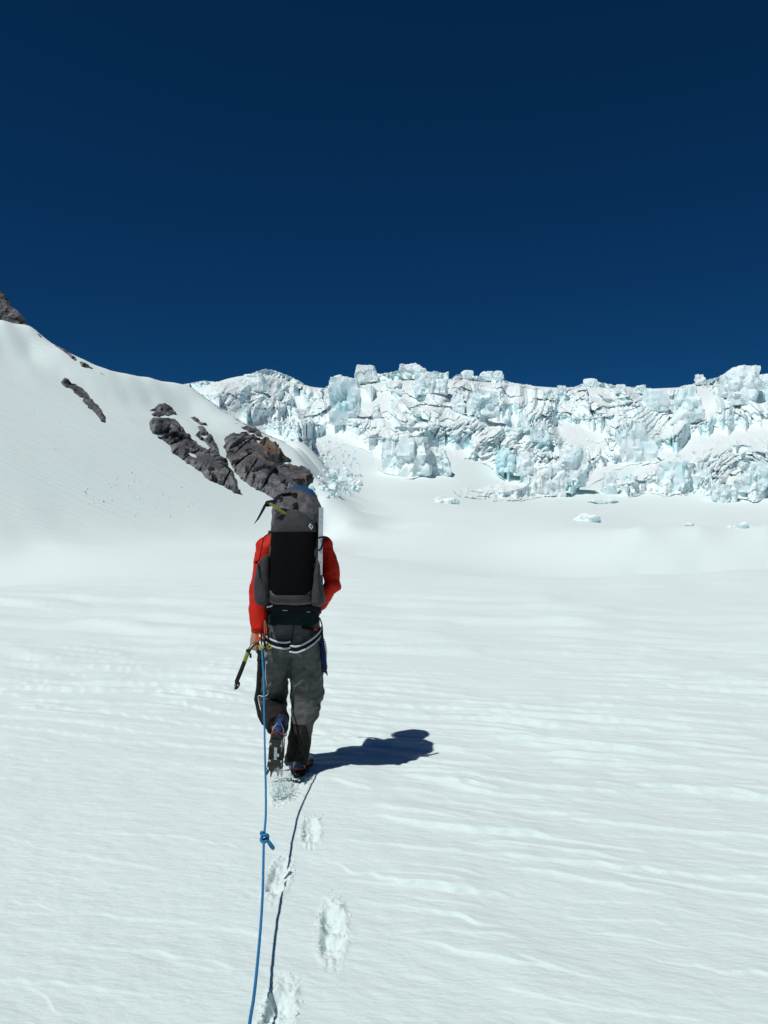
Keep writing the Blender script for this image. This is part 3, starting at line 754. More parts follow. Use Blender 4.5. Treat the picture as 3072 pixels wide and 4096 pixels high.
SER = [  # sx centre, top, bottom, width (photo pixels), shape, ice, label
    (1995, 1486, 1516, 38, 'boulder', 'serac_ice', 'pointed white ice boulder balanced on the skyline ridge'),
    (1948, 1490, 1520, 58, 'block', 'serac_ice', 'flat-topped white ice slab beside the balanced boulder on the skyline'),
    (1866, 1482, 1512, 50, 'boulder', 'serac_ice', 'layered snow cap block on the skyline just left of the flat slab'),
    (2246, 1545, 1600, 36, 'block', 'serac_ice', 'upright square ice tooth right of the dark skyline notch'),
    (2197, 1556, 1590, 40, 'block', 'serac_ice', 'small tilted ice block left of the dark skyline notch'),
    (2366, 1516, 1542, 62, 'boulder', 'serac_ice', 'thin flat ice capstone lying on a rounded skyline hump'),
    (2480, 1540, 1570, 40, 'block', 'serac_ice', 'low square ice block right of the thin capstone'),
    (2562, 1541, 1572, 40, 'block', 'serac_ice', 'rightmost square ice block of the low skyline row'),
    (2802, 1500, 1535, 42, 'fin', 'serac_ice', 'small leaning ice tooth standing alone on a smooth snow crest'),
    (2975, 1472, 1610, 135, 'block', 'serac_ice', 'tallest ice tower with slanting top near the frame edge'),
    (3060, 1500, 1600, 70, 'dome', 'serac_ice', 'rounded white ice hump behind the tallest tower'),
    (2735, 1540, 1680, 110, 'fin', 'dirty_ice', 'rounded snow-backed ice fin with dark streaked foot'),
    (2620, 1560, 1640, 100, 'dome', 'serac_ice', 'broad smooth ice hump beside the snow-backed fin'),
    (1470, 1464, 1525, 84, 'dome', 'serac_ice', 'smooth white ice dome on the skyline'),
    (1650, 1461, 1515, 108, 'block', 'serac_ice', 'highest snowy ice crown of the middle skyline'),
    (1722, 1490, 1568, 120, 'wall', 'serac_ice', 'large flat-faced pale ice slab under the highest crown'),
    (1924, 1570, 1655, 110, 'block', 'dirty_ice', 'large angular ice block with grey cracked end face'),
    (2035, 1635, 1725, 52, 'pinnacle', 'serac_ice', 'slender pointed ice pinnacle in the middle of the icefall'),
    (2090, 1665, 1715, 60, 'pinnacle', 'serac_ice', 'short white ice spike right of the slender pinnacle'),
    (2158, 1690, 1768, 66, 'block', 'dirty_ice', 'grey-shaded ice block with undercut dark side'),
    (1507, 1620, 1672, 38, 'fin', 'serac_ice', 'thin triangular ice fin below the smooth dome'),
    (1832, 1580, 1650, 52, 'block', 'serac_ice', 'pale ice block left of the cracked angular block'),
    (1380, 1515, 1680, 105, 'wall', 'blue_ice', 'fluted blue ice tower with vertical ribs'),
    (1020, 1500, 1560, 90, 'dome', 'serac_ice', 'domed white ice peak at the head of the left icefall'),
    (1560, 1770, 1890, 78, 'wall', 'blue_ice', 'bright blue ice wall at the lower edge of the icefall'),
    (1650, 1750, 1905, 120, 'block', 'dirty_ice', 'brown-streaked ice buttress right of the bright blue wall'),
    (1755, 1790, 1895, 90, 'fin', 'serac_ice', 'pale leaning ice buttress beside the snow gully'),
    (2030, 1800, 1880, 80, 'fin', 'blue_ice', 'blue ice fin above the crevassed snow ramp'),
    (2100, 1810, 1890, 60, 'wall', 'blue_ice', 'deep blue ice face right of the blue fin'),
    (2190, 1870, 1985, 130, 'wall', 'dirty_ice', 'dirt-striped ice wall ending above the snow ramp'),
    (2290, 1800, 1930, 110, 'wall', 'blue_ice', 'pale blue ice cliff beside the dark cave'),
    (2545, 1690, 1850, 150, 'fin', 'serac_ice', 'broad slanting white ice slab above the snow ramp'),
    (2440, 1885, 1978, 56, 'dome', 'blue_ice', 'rounded blue-grey ice knob at the cliff foot'),
    (2510, 1895, 1975, 60, 'wall', 'dirty_ice', 'furrowed ice column beside the rounded knob'),
    (2675, 1850, 1975, 120, 'wall', 'blue_ice', 'massive smooth pale blue ice cliff at the foot of the icefall'),
    (2790, 1850, 1960, 110, 'wall', 'dirty_ice', 'brown-stained curtain of ice right of the smooth cliff'),
    (2900, 1920, 2010, 100, 'block', 'dirty_ice', 'brown-smeared ice boulder on the snow slope'),
    (3010, 1850, 1960, 110, 'wall', 'dirty_ice', 'brown-striped ice wall cut by the frame edge'),
]
for k, (sx, t_, b_, wd, kind, im, lab) in enumerate(SER):
    foot = on_ice(sx, b_); Y = foot.y
    px2m = Y / FPX
    ht = (b_ - t_) * px2m * 1.12; wdm = wd * px2m
    me = serac_mesh('serac', wdm, min(wdm, 1.3 * ht) * (0.8 if kind != 'wall' else 0.5), ht, kind, 300 + k * 17)
    me.materials.append(M[im])
    o = bpy.data.objects.new('serac', me); COL.objects.link(o)
    c = w(sx, (t_ + b_) / 2 + (b_ - t_) * (0.06 if b_ < 1990 else 0.26), Y + (0.0 if b_ < 1990 else 1.5))
    if t_ > 1545: c = c + (c - Vector(CAM)).normalized() * 0.30 * wdm        # the towers inside the face are half frozen into it
    o.location = c; o.rotation_euler = (0, 0, random.uniform(-0.25, 0.25))
    tag(o, lab, 'serac', 'seracs of the icefall')

# ------------------------------------------------------------------ fallen ice blocks in the gully
def chunk_mesh(name, seed, sub=2, cuts=9):
    rg = np.random.default_rng(seed)
    bm = bmesh.new(); bmesh.ops.create_icosphere(bm, subdivisions=sub, radius=1.0)
    Vv = np.array([v.co[:] for v in bm.verts])
    for _ in range(cuts):
        d = rg.normal(size=3); d /= np.linalg.norm(d); lim = rg.uniform(0.45, 0.8)
        over = np.clip(Vv @ d - lim, 0, None); Vv -= over[:, None] * d
    Vv *= rg.uniform(0.75, 1.25, 3)[None, :]
    Vv += 0.06 * rg.normal(size=Vv.shape)
    for v, p in zip(bm.verts, Vv): v.co = p
    me = bpy.data.meshes.new(name); bm.to_mesh(me); bm.free(); return me
CH = []
for k in range(10):
    me = chunk_mesh('ice_block', 900 + k, 2); me.materials.append(M['blue_ice' if k % 3 else 'serac_ice']); CH.append(me)
def surf(px, py):
    Y = float(on_terrain(px, py, 120)[0]); return w(px * 4, py * 4, Y), Y
ZONES = [([(1255, 1900), (1300, 1850), (1420, 1880), (1460, 1930), (1420, 1980), (1300, 1995), (1240, 1985), (1250, 1940)], 90, 1.0, 2.4, 'fallen pale blue ice block in the heap below the brown rock', 'ice blocks below the brown rock'),
         ([(1250, 1790), (1330, 1760), (1420, 1800), (1450, 1880), (1300, 1850)], 60, 0.6, 1.4, 'small fallen ice block scattered in the snowy gully', 'ice blocks scattered in the gully'),
         ([(1080, 1700), (1180, 1690), (1260, 1720), (1260, 1770), (1150, 1750)], 55, 0.9, 2.2, 'fallen ice block along the foot of the left icefall', 'ice blocks along the left icefall foot')]
for poly, cnt, a, b_, lab, grp in ZONES:
    pa = np.array(poly); made = 0
    while made < cnt:
        px, py = random.uniform(pa[:, 0].min(), pa[:, 0].max()) / 4, random.uniform(pa[:, 1].min(), pa[:, 1].max()) / 4
        if not in_poly(np.array([px]), np.array([py]), [(x / 4, y / 4) for x, y in poly])[0][0]: continue
        p, Y = surf(px, py); s_ = random.uniform(a, b_) * random.uniform(0.5, 1.0)
        s_ *= min(1, Y / 320)
        o = bpy.data.objects.new('ice_block', random.choice(CH)); COL.objects.link(o)
        o.location = p + Vector((0, 0, s_ * 0.25)); o.scale = (s_, s_, s_ * random.uniform(0.7, 1.0)); o.rotation_euler = (random.uniform(0, 6), random.uniform(0, 6), random.uniform(0, 6))
        tag(o, lab, 'ice block', grp); made += 1
for sx, sy, s_, lab in ((1105, 1718, 3.2, 'large smooth pale blue ice boulder at the edge of the left snow slope'), (1182, 1728, 2.4, 'rounded pale blue ice boulder alone in the gully head'),
                        (1130, 1740, 2.6, 'lumpy blue ice boulder just below the large smooth one'), (1330, 1962, 2.9, 'largest ice block of the heap beside the helmet'), (1345, 1900, 2.2, 'upright ice block at the top of the heap below the brown rock')):
    p, Y = surf(sx / 4, sy / 4); s_ = s_ * min(1, Y / 330)
    me = chunk_mesh('ice_block', sx, 3, 7); me.materials.append(M['blue_ice'])
    o = bpy.data.objects.new('ice_block', me); COL.objects.link(o); o.location = p + Vector((0, 0, s_ * 0.35)); o.scale = (s_, s_, s_ * 0.8); o.rotation_euler = (0.3, 0.2, sx)
    tag(o, lab, 'ice block')

# ------------------------------------------------------------------ rocks on the left side
def outcrop(name, poly, label, T=2.0, material='rock', holes=(), step=0.7, seed=1, edge=3.0, warp=1.6, icy=False):
    """bare rock: an outlined piece of the mountain side standing out of the snow"""
    P = [(x / 4, y / 4) for x, y in poly]; a = np.array(P); T = T * 0.5
    gx = np.arange(a[:, 0].min() - 2, a[:, 0].max() + 2.01, step); gy = np.arange(a[:, 1].min() - 2, a[:, 1].max() + 2.01, step)
    GX, GY = np.meshgrid(gx, gy)
    WX = GX + warp * fbm(GX / 7, GY / 7, octv=3, seed=seed); WY = GY + warp * fbm(GX / 7, GY / 7, octv=3, seed=seed + 3)
    ins, d = in_poly(WX, WY, P)
    for h in holes:
        i2, d2 = in_poly(WX, WY, [(x / 4, y / 4) for x, y in h]); d = np.where(i2, -1.0, np.minimum(d, d2)); ins &= ~i2
    d = np.where(ins, d, 0)
    Yd = on_terrain(GX, GY)
    B = W(GX * 4, GY * 4, Yd); X, Y, Z = B[..., 0], B[..., 1], B[..., 2]
    # outward direction: from the smooth side, towards the valley
    n_ = np.cross(np.gradient(B, axis=1), np.gradient(B, axis=0)); n_ /= np.linalg.norm(n_, axis=-1)[..., None] + 1e-9
    n_ = np.where((n_[..., 2] < 0)[..., None], -n_, n_); nm = n_.reshape(-1, 3).mean(0) + np.array([0.15, -0.35, 0.1]); nm /= np.linalg.norm(nm)
    a1 = X * 0.35 + Z * 0.75 + 0.5 * fbm(X / 3, Z / 3, octv=2, seed=seed + 1); b1 = (X * 0.6 - Z * 0.45) * 0.8 + Y * 0.1
    if icy: a1 = X * 1.1 + 1.2 * fbm(X / 5, Z / 5, octv=2, seed=seed + 1); b1 = -GY * 0.55 + 0.35 * X
    f1, f2, ox, oy, r3 = voro(a1 / 5.0, b1 / 2.8, seed=seed)
    g1, g2, px_, py_, s3 = voro(a1 / 1.0, b1 / 0.7, seed=seed + 9)
    fac = 0.9 * (r3[0] - 0.5) + 2.2 * ((r3[1] - 0.5) * ox + (r3[2] - 0.5) * oy) - 0.9 * (1 - sstep(0, 0.07, np.abs(gnoise(a1 / 7.0, b1 / 1.8, seed=seed + 12)))) * sstep(-.1, .2, gnoise(a1 / 3, b1 / 3, seed=seed + 13)) * (0 if icy else 1) + 0.05 * (s3[0] - 0.5) + 0.12 * ((s3[1] - 0.5) * px_ + (s3[2] - 0.5) * py_)
    h = T * (1 - np.exp(-d / edge)) * (0.9 + 0.25 * gnoise(X / 9, Z / 9, seed=seed + 5)) + fac * sstep(0, 3, d) * min(1, T / 1.0) + 0.10 * fbm(X / 0.8, Y / 0.8, Z / 0.8, octv=3, seed=seed + 6) * sstep(0, 3, d)
    h = np.where(ins, h + 0.35 * sstep(0, 1.2, d) - 0.1, -0.7)
    Vv = (B + nm * h[..., None])
    q = grid_quads(*GX.shape); keep = ins.ravel()[q].any(1); q = q[keep]; used = np.unique(q); rm = np.full(GX.size, -1); rm[used] = np.arange(len(used))
    me = np_mesh(name, Vv.reshape(-1, 3)[used], rm[q])
    base = Vv.reshape(-1, 3)[used].mean(0)
    me.transform(Matrix.Translation(-Vector(base)))
    o = link(name, me, None, M[material], True); o.location = base; me.set_sharp_from_angle(angle=math.radians(14))
    return tag(o, label, 'rock', 'rocks on the left snow slope')
# big grey outcrop and its neighbours (photo pixels)
outcrop('rock_outcrop', [(595, 1690), (650, 1682), (700, 1690), (728, 1715), (735, 1735), (720, 1742), (770, 1755), (790, 1730), (785, 1705), (812, 1715), (840, 1740), (862, 1775), (872, 1790), (876, 1830), (895, 1850), (920, 1880), (935, 1915), (945, 1950), (970, 1978), (960, 1975), (930, 1965), (890, 1945), (850, 1930), (800, 1890), (740, 1850), (690, 1815), (678, 1790), (655, 1770), (625, 1755), (640, 1745), (600, 1738), (594, 1715)],
        'large dark grey rock outcrop with snow-filled cracks on the left slope', 2.6, 'rock', holes=([(742, 1736), (775, 1743), (806, 1762), (838, 1792), (822, 1796), (788, 1776), (758, 1756)], [(744, 1810), (770, 1813), (794, 1836), (768, 1837)], [(796, 1742), (830, 1748), (818, 1759)], [(630, 1742), (668, 1734), (672, 1740), (640, 1752)]), seed=31)
outcrop('rock_outcrop', [(895, 1755), (930, 1740), (975, 1735), (1010, 1745), (1050, 1760), (1090, 1775), (1112, 1785), (1118, 1795), (1100, 1795), (1125, 1810), (1140, 1830), (1170, 1842), (1135, 1855), (1090, 1866), (1070, 1872), (1110, 1862), (1160, 1860), (1200, 1868), (1235, 1885), (1252, 1905), (1248, 1925), (1215, 1955), (1180, 1985), (1120, 2005), (1080, 1990), (1040, 1965), (990, 1935), (955, 1905), (930, 1870), (905, 1830), (893, 1790)],
        'large brown and grey rock outcrop with dark wet streaks above the helmet', 3.2, 'rock_brown', holes=([(1028, 1770), (1054, 1780), (1078, 1797), (1045, 1801), (1023, 1787)], [(1062, 1867), (1110, 1857), (1165, 1847), (1178, 1851), (1140, 1863), (1090, 1873)], [(928, 1740), (990, 1747), (1042, 1763), (1032, 1770), (980, 1756), (930, 1748)]), seed=47)
outcrop('rock_slab', [(590, 1645), (612, 1640), (628, 1616), (660, 1622), (695, 1642), (712, 1662), (690, 1668), (650, 1672), (612, 1672), (605, 1660), (615, 1652)], 'round-backed grey rock just above the large grey outcrop', 1.4, 'rock', seed=53, edge=3)
outcrop('rock_slab', [(743, 1663), (775, 1668), (815, 1690), (838, 1706), (815, 1706), (795, 1698), (785, 1690), (770, 1678)], 'narrow slanting rock strip between the two large outcrops', 0.8, 'rock', seed=57, edge=2.5)
outcrop('rock_slab', [(960, 1703), (1000, 1710), (1035, 1728), (1060, 1750), (1030, 1744), (995, 1730), (965, 1714)], 'grey rock strip above the brown outcrop', 0.9, 'rock', seed=59, edge=2.5)
outcrop('rock_slab', [(908, 1692), (930, 1695), (952, 1693), (955, 1697), (925, 1699)], 'thin dark rock sliver in the snow above the brown outcrop', 0.4, 'rock', seed=61, edge=1.5, step=0.7, warp=0.4)
outcrop('rock_slab', [(882, 1750), (900, 1745), (930, 1742), (915, 1749), (890, 1753)], 'small dark rock sliver at the shoulder of the brown outcrop', 0.4, 'rock', seed=62, edge=1.5, step=0.7, warp=0.4)
outcrop('rock_outcrop', [(242, 1535), (252, 1520), (275, 1530), (315, 1545), (345, 1570), (362, 1600), (385, 1625), (410, 1660), (420, 1685), (427, 1702), (405, 1690), (380, 1660), (350, 1635), (330, 1615), (332, 1598), (310, 1585), (285, 1565), (255, 1555)],
        'long dark rock rib crossing the open left snow slope', 1.1, 'rock', seed=65, edge=2.5, step=0.7)
outcrop('rock_slab', [(140, 1332), (155, 1337), (172, 1355), (160, 1352)], 'small dark rock just below the ridge crest, nearest the cliff', 0.5, 'rock', seed=67, edge=1.2, step=0.5, warp=0.4)
outcrop('rock_slab', [(190, 1364), (222, 1382), (255, 1400), (285, 1420), (306, 1438), (298, 1450), (280, 1435), (250, 1408), (225, 1390)], 'longest dark rock streak below the ridge crest', 0.7, 'rock', seed=69, edge=1.5, step=0.5, warp=0.4)
outcrop('rock_slab', [(312, 1445), (340, 1455), (378, 1480), (362, 1482), (350, 1474), (345, 1478), (325, 1470)], 'cracked rock patch below the ridge crest beside the longest streak', 0.6, 'rock', seed=71, edge=1.5, step=0.5, warp=0.4)
outcrop('rock_slab', [(385, 1482), (410, 1495), (438, 1512), (428, 1512), (400, 1497)], 'lowest thin rock streak below the ridge crest', 0.35, 'rock', seed=73, edge=1.2, step=0.5, warp=0.4)

def ice_cluster(sx, sy, wd, ht, n_, label, m, seed):
    """a knot of broken ice pushing up through the snow, fused into one outcrop"""
    rg = random.Random(seed); b = MB()
    for k in range(n_):
        a = (k + 0.5) / n_ * 2 - 1; px = sx + wd / 2 * (a + rg.uniform(-.08, .08)); env = max(0.35, 1 - abs(a) ** 2)
        hh = ht * env * rg.uniform(0.6, 1.0); py = sy + rg.uniform(-.05, .15) * ht
        Y = float(on_terrain(px / 4, py / 4)[0]); mpp = Y / FPX; c = np.array(w(px, py, Y))
        me = chunk_mesh('tmp', seed * 31 + k, 2, 10); V_, _ = arr(me); F_ = [tuple(p.vertices) for p in me.polygons]; bpy.data.meshes.remove(me)
        r_ = wd / n_ * rg.uniform(2.2, 2.9) * mpp; R_ = np.array(Euler((rg.uniform(-.25, .25), rg.uniform(-.3, .3), rg.uniform(0, 6))).to_matrix())
        b.add(((V_ * np.array([r_, r_ * 1.3, hh * mpp * 0.75])) @ R_.T + c + np.array([0, 0, hh * mpp * 0.12])).tolist(), F_)
    Yc = float(on_terrain(sx / 4, sy / 4)[0]); me = remesh(b, max(0.12, wd * Yc / FPX / 70), 1)
    bm = bmesh.new(); bm.from_mesh(me); seen, best = set(), []
    for v0 in bm.verts:
        if v0 in seen: continue
        isl, todo = [], [v0]; seen.add(v0)
        while todo:
            v_ = todo.pop(); isl.append(v_)
            for e_ in v_.link_edges:
                o_ = e_.other_vert(v_)
                if o_ not in seen: seen.add(o_); todo.append(o_)
        if len(isl) > len(best): best = isl
    keep_ = set(best); bmesh.ops.delete(bm, geom=[v_ for v_ in bm.verts if v_ not in keep_], context='VERTS'); bm.to_mesh(me); bm.free()
    disp(me, lambda V_, N_: 0.25 * fbm(V_[:, 0] / 1.2, V_[:, 1] / 1.2, V_[:, 2] / 1.2, octv=3, seed=seed))
    base_ = w(sx, sy, Yc); me.transform(Matrix.Translation(-base_)); o = link('ice_outcrop', me, None, M[m], True); o.location = base_; me.set_sharp_from_angle(angle=math.radians(25))
    tag(o, label, 'ice', 'broken ice showing through the lower snow')
ice_cluster(2342, 2088, 140, 70, 9, 'isolated wedge of broken ice on the lower snow slope', 'serac_ice', 41)
ice_cluster(2410, 2008, 95, 22, 10, 'low row of ice lumps just above the isolated wedge', 'serac_ice', 43)
ice_cluster(2755, 2106, 130, 28, 12, 'half-buried low ice mound behind the snow crest', 'serac_ice', 45)
ice_cluster(2955, 2108, 70, 40, 8, 'small ice spur behind the snow crest near the frame edge', 'serac_ice', 47)
ice_cluster(1790, 2010, 230, 34, 22, 'low rib of dirty broken ice at the centre snow ramp', 'dirty_ice', 49)
ice_cluster(1990, 1968, 190, 26, 18, 'thin line of broken ice joining the dirty rib to the icefall', 'serac_ice', 51)
def cliff():
    """the dark cliff that runs out of the frame at the upper left"""
    Yc = 168.0
    prof = [(-420, 900), (-300, 960), (-150, 1040), (-60, 1100), (0, 1152), (25, 1185), (50, 1225), (75, 1245), (100, 1275), (104, 1295)]
    foot = [(-420, 1250), (-300, 1240), (-150, 1235), (-60, 1245), (0, 1280), (25, 1290), (50, 1290), (75, 1290), (100, 1302), (106, 1304)]
    nu, nv = 90, 60
    u = np.linspace(0, 1, nu)[None, :]; v = np.linspace(0, 1, nv)[:, None]
    px = np.interp(u, np.linspace(0, 1, len(prof)), [p[0] for p in prof]) + 0 * v
    top = np.interp(px, [p[0] for p in prof], [p[1] for p in prof]); bot = np.interp(px, [p[0] for p in foot], [p[1] for p in foot]) + 8
    py = bot + (top - bot) * np.clip(v / 0.62, 0, 1)
    back = np.clip((v - 0.62) / 0.38, 0, 1)
    Y = Yc + 7 * np.clip(v / 0.62, 0, 1) + 40 * back
    B = W(px, py, Y); B[..., 2] = W(px, py, Yc + 7 * np.clip(v / 0.62, 0, 1))[..., 2] - 9 * back ** 1.5
    B[..., 0] -= 5 * back
    a1 = B[..., 0] * 0.8 + B[..., 2] * 0.35; b1 = B[..., 2] * 0.5 + B[..., 1] * 0.4
    f1, f2, ox, oy, r3 = voro(a1 / 3.0, b1 / 4.0, seed=77)
    d = 1.1 * (r3[0] - 0.5) + 1.4 * ((r3[1] - 0.5) * ox + (r3[2] - 0.5) * oy) - 0.6 * (1 - sstep(0, 0.12, f2 - f1)) + 0.5 * fbm(B[..., 0] / 2, B[..., 1] / 2, B[..., 2] / 2, octv=4, seed=78)
    B[..., 1] -= d * 1.2; B[..., 2] += d * 0.25; B[..., 0] += 0.25 * d
    me = np_mesh('rock_cliff', B.reshape(-1, 3), grid_quads(nv, nu)); base = Vector(B.reshape(-1, 3).mean(0)); me.transform(Matrix.Translation(-base))
    o = link('rock_cliff', me, None, M['rock'], True); o.location = base; me.set_sharp_from_angle(angle=math.radians(30))
    tag(o, 'dark jagged rock cliff at the top of the left snow ridge', 'cliff')
cliff()

# snow clods that rolled down the left side, crumbs round the footprints
def clods(name, pts, label, m, seed=5, sub=1):
    base = chunk_mesh('tmp', seed, sub, 5); bv, _ = arr(base); bf = np.array([tuple(p.vertices) for p in base.polygons]); bpy.data.meshes.remove(base)
    rg = np.random.default_rng(seed); VV, FF = [], []
    for i, (p, s_) in enumerate(pts):
        R = np.array(Euler(tuple(rg.uniform(0, 6, 3))).to_matrix()); VV.append((bv * rg.uniform(0.6, 1.1, 3)) @ R.T * s_ + np.array(p)); FF.append(bf + i * len(bv))
    o = link(name, np_mesh(name, np.concatenate(VV), np.concatenate(FF)), None, m, True)
    return tag(o, label, None, kind='stuff')
pts = []
while len(pts) < 240:
    sx, sy = random.gauss(560, 150), random.gauss(1960, 70)
    if random.random() < 0.25: sx, sy = random.uniform(20, 420), random.uniform(1500, 1800)
    if not (5 < sx < 880 and sy < 2110 and sy > 1420): continue
    p, Y = surf(sx / 4, sy / 4) if sy < 1980 else (w(sx, sy, float(on_terrain(sx / 4, sy / 4, 40)[0])), 0)
    pts.append((p, random.choice((0.06, 0.08, 0.1, 0.12, 0.2)) * p.y / 110))
clods('snow_clods', pts, 'loose snow clods scattered down the left slope', M['crumb'], 5)

# ================================================================== WALKER
M['red'] = mat('red_shell', (0.50, 0.016, 0.006), 0.6, 0.15, noise=[(9, (0.38, 0.010, 0.004), 0.5, 0.75)], bump=[((12, 12, 22), 0.4, 0.02, 4)])
M['trouser'] = mat('grey_softshell', (0.078, 0.083, 0.080), 0.75, 0.15, noise=[(14, (0.105, 0.110, 0.106), 0.45, 0.7), (90, (0.066, 0.070, 0.068), 0.5, 0.7)], bump=[((10, 10, 16), 0.6, 0.03, 3), (160, 0.25, 0.002)])
M['panel'] = mat('brown_black_panel', (0.015, 0.0125, 0.0115), 0.7, 0.15, noise=[(20, (0.024, 0.020, 0.018), 0.5, 0.75)], bump=[((10, 10, 16), 0.4, 0.015, 3)])
M['black'] = mat('black_fabric', (0.006, 0.006, 0.007), 0.8, 0.15, noise=[(60, (0.012, 0.012, 0.013), 0.5, 0.8)])
M['mesh_black'] = mat('black_stretch_mesh', (0.0035, 0.0035, 0.004), 0.9, 0.08, bump=[(220, 0.3, 0.002)])
M['teal'] = mat('dark_teal_fleece', (0.008, 0.016, 0.017), 0.9, 0.1, noise=[(25, (0.013, 0.026, 0.027), 0.5, 0.75)], bump=[(40, 0.4, 0.006)])
M['pack'] = mat('grey_ripstop', (0.088, 0.086, 0.090), 0.6, 0.3, noise=[(16, (0.12, 0.117, 0.122), 0.45, 0.7), (5, (0.062, 0.061, 0.064), 0.5, 0.75)], bump=[((11, 11, 11), 0.9, 0.035, 4, 0.6, 1.2), (200, 0.2, 0.001)])
M['pack_dark'] = mat('charcoal_pack_cloth', (0.040, 0.040, 0.043), 0.7, 0.2, noise=[(18, (0.056, 0.056, 0.059), 0.45, 0.75)], bump=[((11, 11, 18), 0.6, 0.014, 3), (240, 0.3, 0.001)])
M['light_tape'] = mat('light_grey_edging', (0.55, 0.58, 0.58), 0.7, 0.2, noise=[(50, (0.40, 0.42, 0.42), 0.5, 0.8)])
M['logo'] = mat('logo_grey', (0.55, 0.57, 0.60), 0.6, 0.2)
M['rope'] = mat('blue_rope', (0.015, 0.16, 0.36), 0.7, 0.2, noise=[((300, 300, 300), (0.03, 0.24, 0.46), 0.45, 0.6), (260, (0.008, 0.09, 0.24), 0.6, 0.75)], bump=[(420, 0.8, 0.002)])
M['cord_blue'] = mat('navy_cord', (0.010, 0.035, 0.13), 0.75, 0.2, noise=[(350, (0.06, 0.13, 0.28), 0.58, 0.66)])
M['helmet'] = mat('blue_helmet', (0.020, 0.075, 0.18), 0.45, 0.4, noise=[(18, (0.015, 0.055, 0.14), 0.5, 0.8)])
M['skin'] = mat('skin', (0.42, 0.22, 0.17), 0.55, 0.35, noise=[(45, (0.36, 0.16, 0.12), 0.5, 0.75)], bump=[(140, 0.2, 0.002)])
M['hair'] = mat('dark_hair', (0.03, 0.02, 0.014), 0.7, 0.2, bump=[((40, 40, 300), 0.6, 0.004)])
M['steel'] = mat('worn_steel', (0.45, 0.45, 0.46), 0.35, 0.5, 0.9, noise=[(60, (0.25, 0.25, 0.26), 0.5, 0.75)])
M['black_steel'] = mat('black_steel', (0.012, 0.012, 0.013), 0.4, 0.45, 0.3, noise=[(70, (0.05, 0.05, 0.05), 0.6, 0.75)])
M['alu'] = mat('brushed_aluminium', (0.50, 0.53, 0.56), 0.5, 0.5, 0.55, noise=[((60, 60, 6), (0.40, 0.43, 0.46), 0.45, 0.7)])
M['orange'] = mat('orange_anodised', (0.62, 0.085, 0.012), 0.4, 0.5, 0.15, noise=[(60, (0.45, 0.05, 0.01), 0.55, 0.8)])
M['yellow'] = mat('yellow_anodised', (0.52, 0.42, 0.03), 0.4, 0.5, 0.15, noise=[(70, (0.34, 0.27, 0.02), 0.5, 0.8)])
M['lime'] = mat('lime_shaft', (0.17, 0.22, 0.03), 0.35, 0.5, noise=[(40, (0.30, 0.36, 0.10), 0.55, 0.75)])
M['olive'] = mat('olive_shaft', (0.045, 0.048, 0.015), 0.3, 0.5, noise=[(30, (0.075, 0.08, 0.02), 0.5, 0.75)])
M['boot'] = mat('navy_boot', (0.014, 0.018, 0.035), 0.5, 0.35, noise=[(50, (0.03, 0.07, 0.17), 0.52, 0.62), (35, (0.006, 0.006, 0.008), 0.55, 0.7)])
M['boot_blue'] = mat('blue_boot_tab', (0.012, 0.045, 0.16), 0.5, 0.35, noise=[(60, (0.012, 0.08, 0.13), 0.55, 0.7)])
M['boot_orange'] = mat('orange_boot_trim', (0.32, 0.04, 0.015), 0.5, 0.3)
M['sole'] = mat('black_rubber', (0.010, 0.010, 0.010), 0.6, 0.25, noise=[(60, (0.022, 0.022, 0.022), 0.5, 0.8)])
M['red_tag'] = mat('red_tag', (0.5, 0.02, 0.02), 0.6, 0.2)

def spline(P, n_=14):
    P = [Vector(p) for p in P]; out = []
    for i in range(len(P) - 1):
        p0, p1, p2, p3 = P[max(i - 1, 0)], P[i], P[i + 1], P[min(i + 2, len(P) - 1)]
        for k in range(n_):
            t = k / n_; out.append(.5 * ((2 * p1) + (p2 - p0) * t + (2 * p0 - 5 * p1 + 4 * p2 - p3) * t * t + (3 * p1 - p0 - 3 * p2 + p3) * t ** 3))
    return out + [P[-1]]
FOOT = ground_at(1180, 3110); BX, BY = FOOT[0], 4.85
person = empty('person', (BX, BY, 0), 'person walking away in red jacket, grey trousers and large backpack', 'person')
# joints (photo pixel, depth)
HIP_L, HIP_R = w(1112, 2560, 4.87), w(1228, 2560, 4.87)
KN_L, AN_L = w(1090, 2800, 5.06), w(1113, 2925, 4.70)
KN_R, AN_R = w(1228, 2800, 4.97), w(1192, 3030, 4.84)
SH_L, EL_L, WR_L = w(1072, 2195, 4.86), w(1036, 2370, 4.84), w(1030, 2532, 4.80)
SH_R, EL_R, WR_R = w(1288, 2190, 4.86), w(1330, 2338, 4.80), w(1250, 2455, 4.98)
PEL, WAI, CHE, NEC, HEA = w(1170, 2530, 4.88), w(1170, 2430, 4.88), w(1178, 2250, 4.92), w(1185, 2130, 4.98), w(1197, 2043, 5.05)

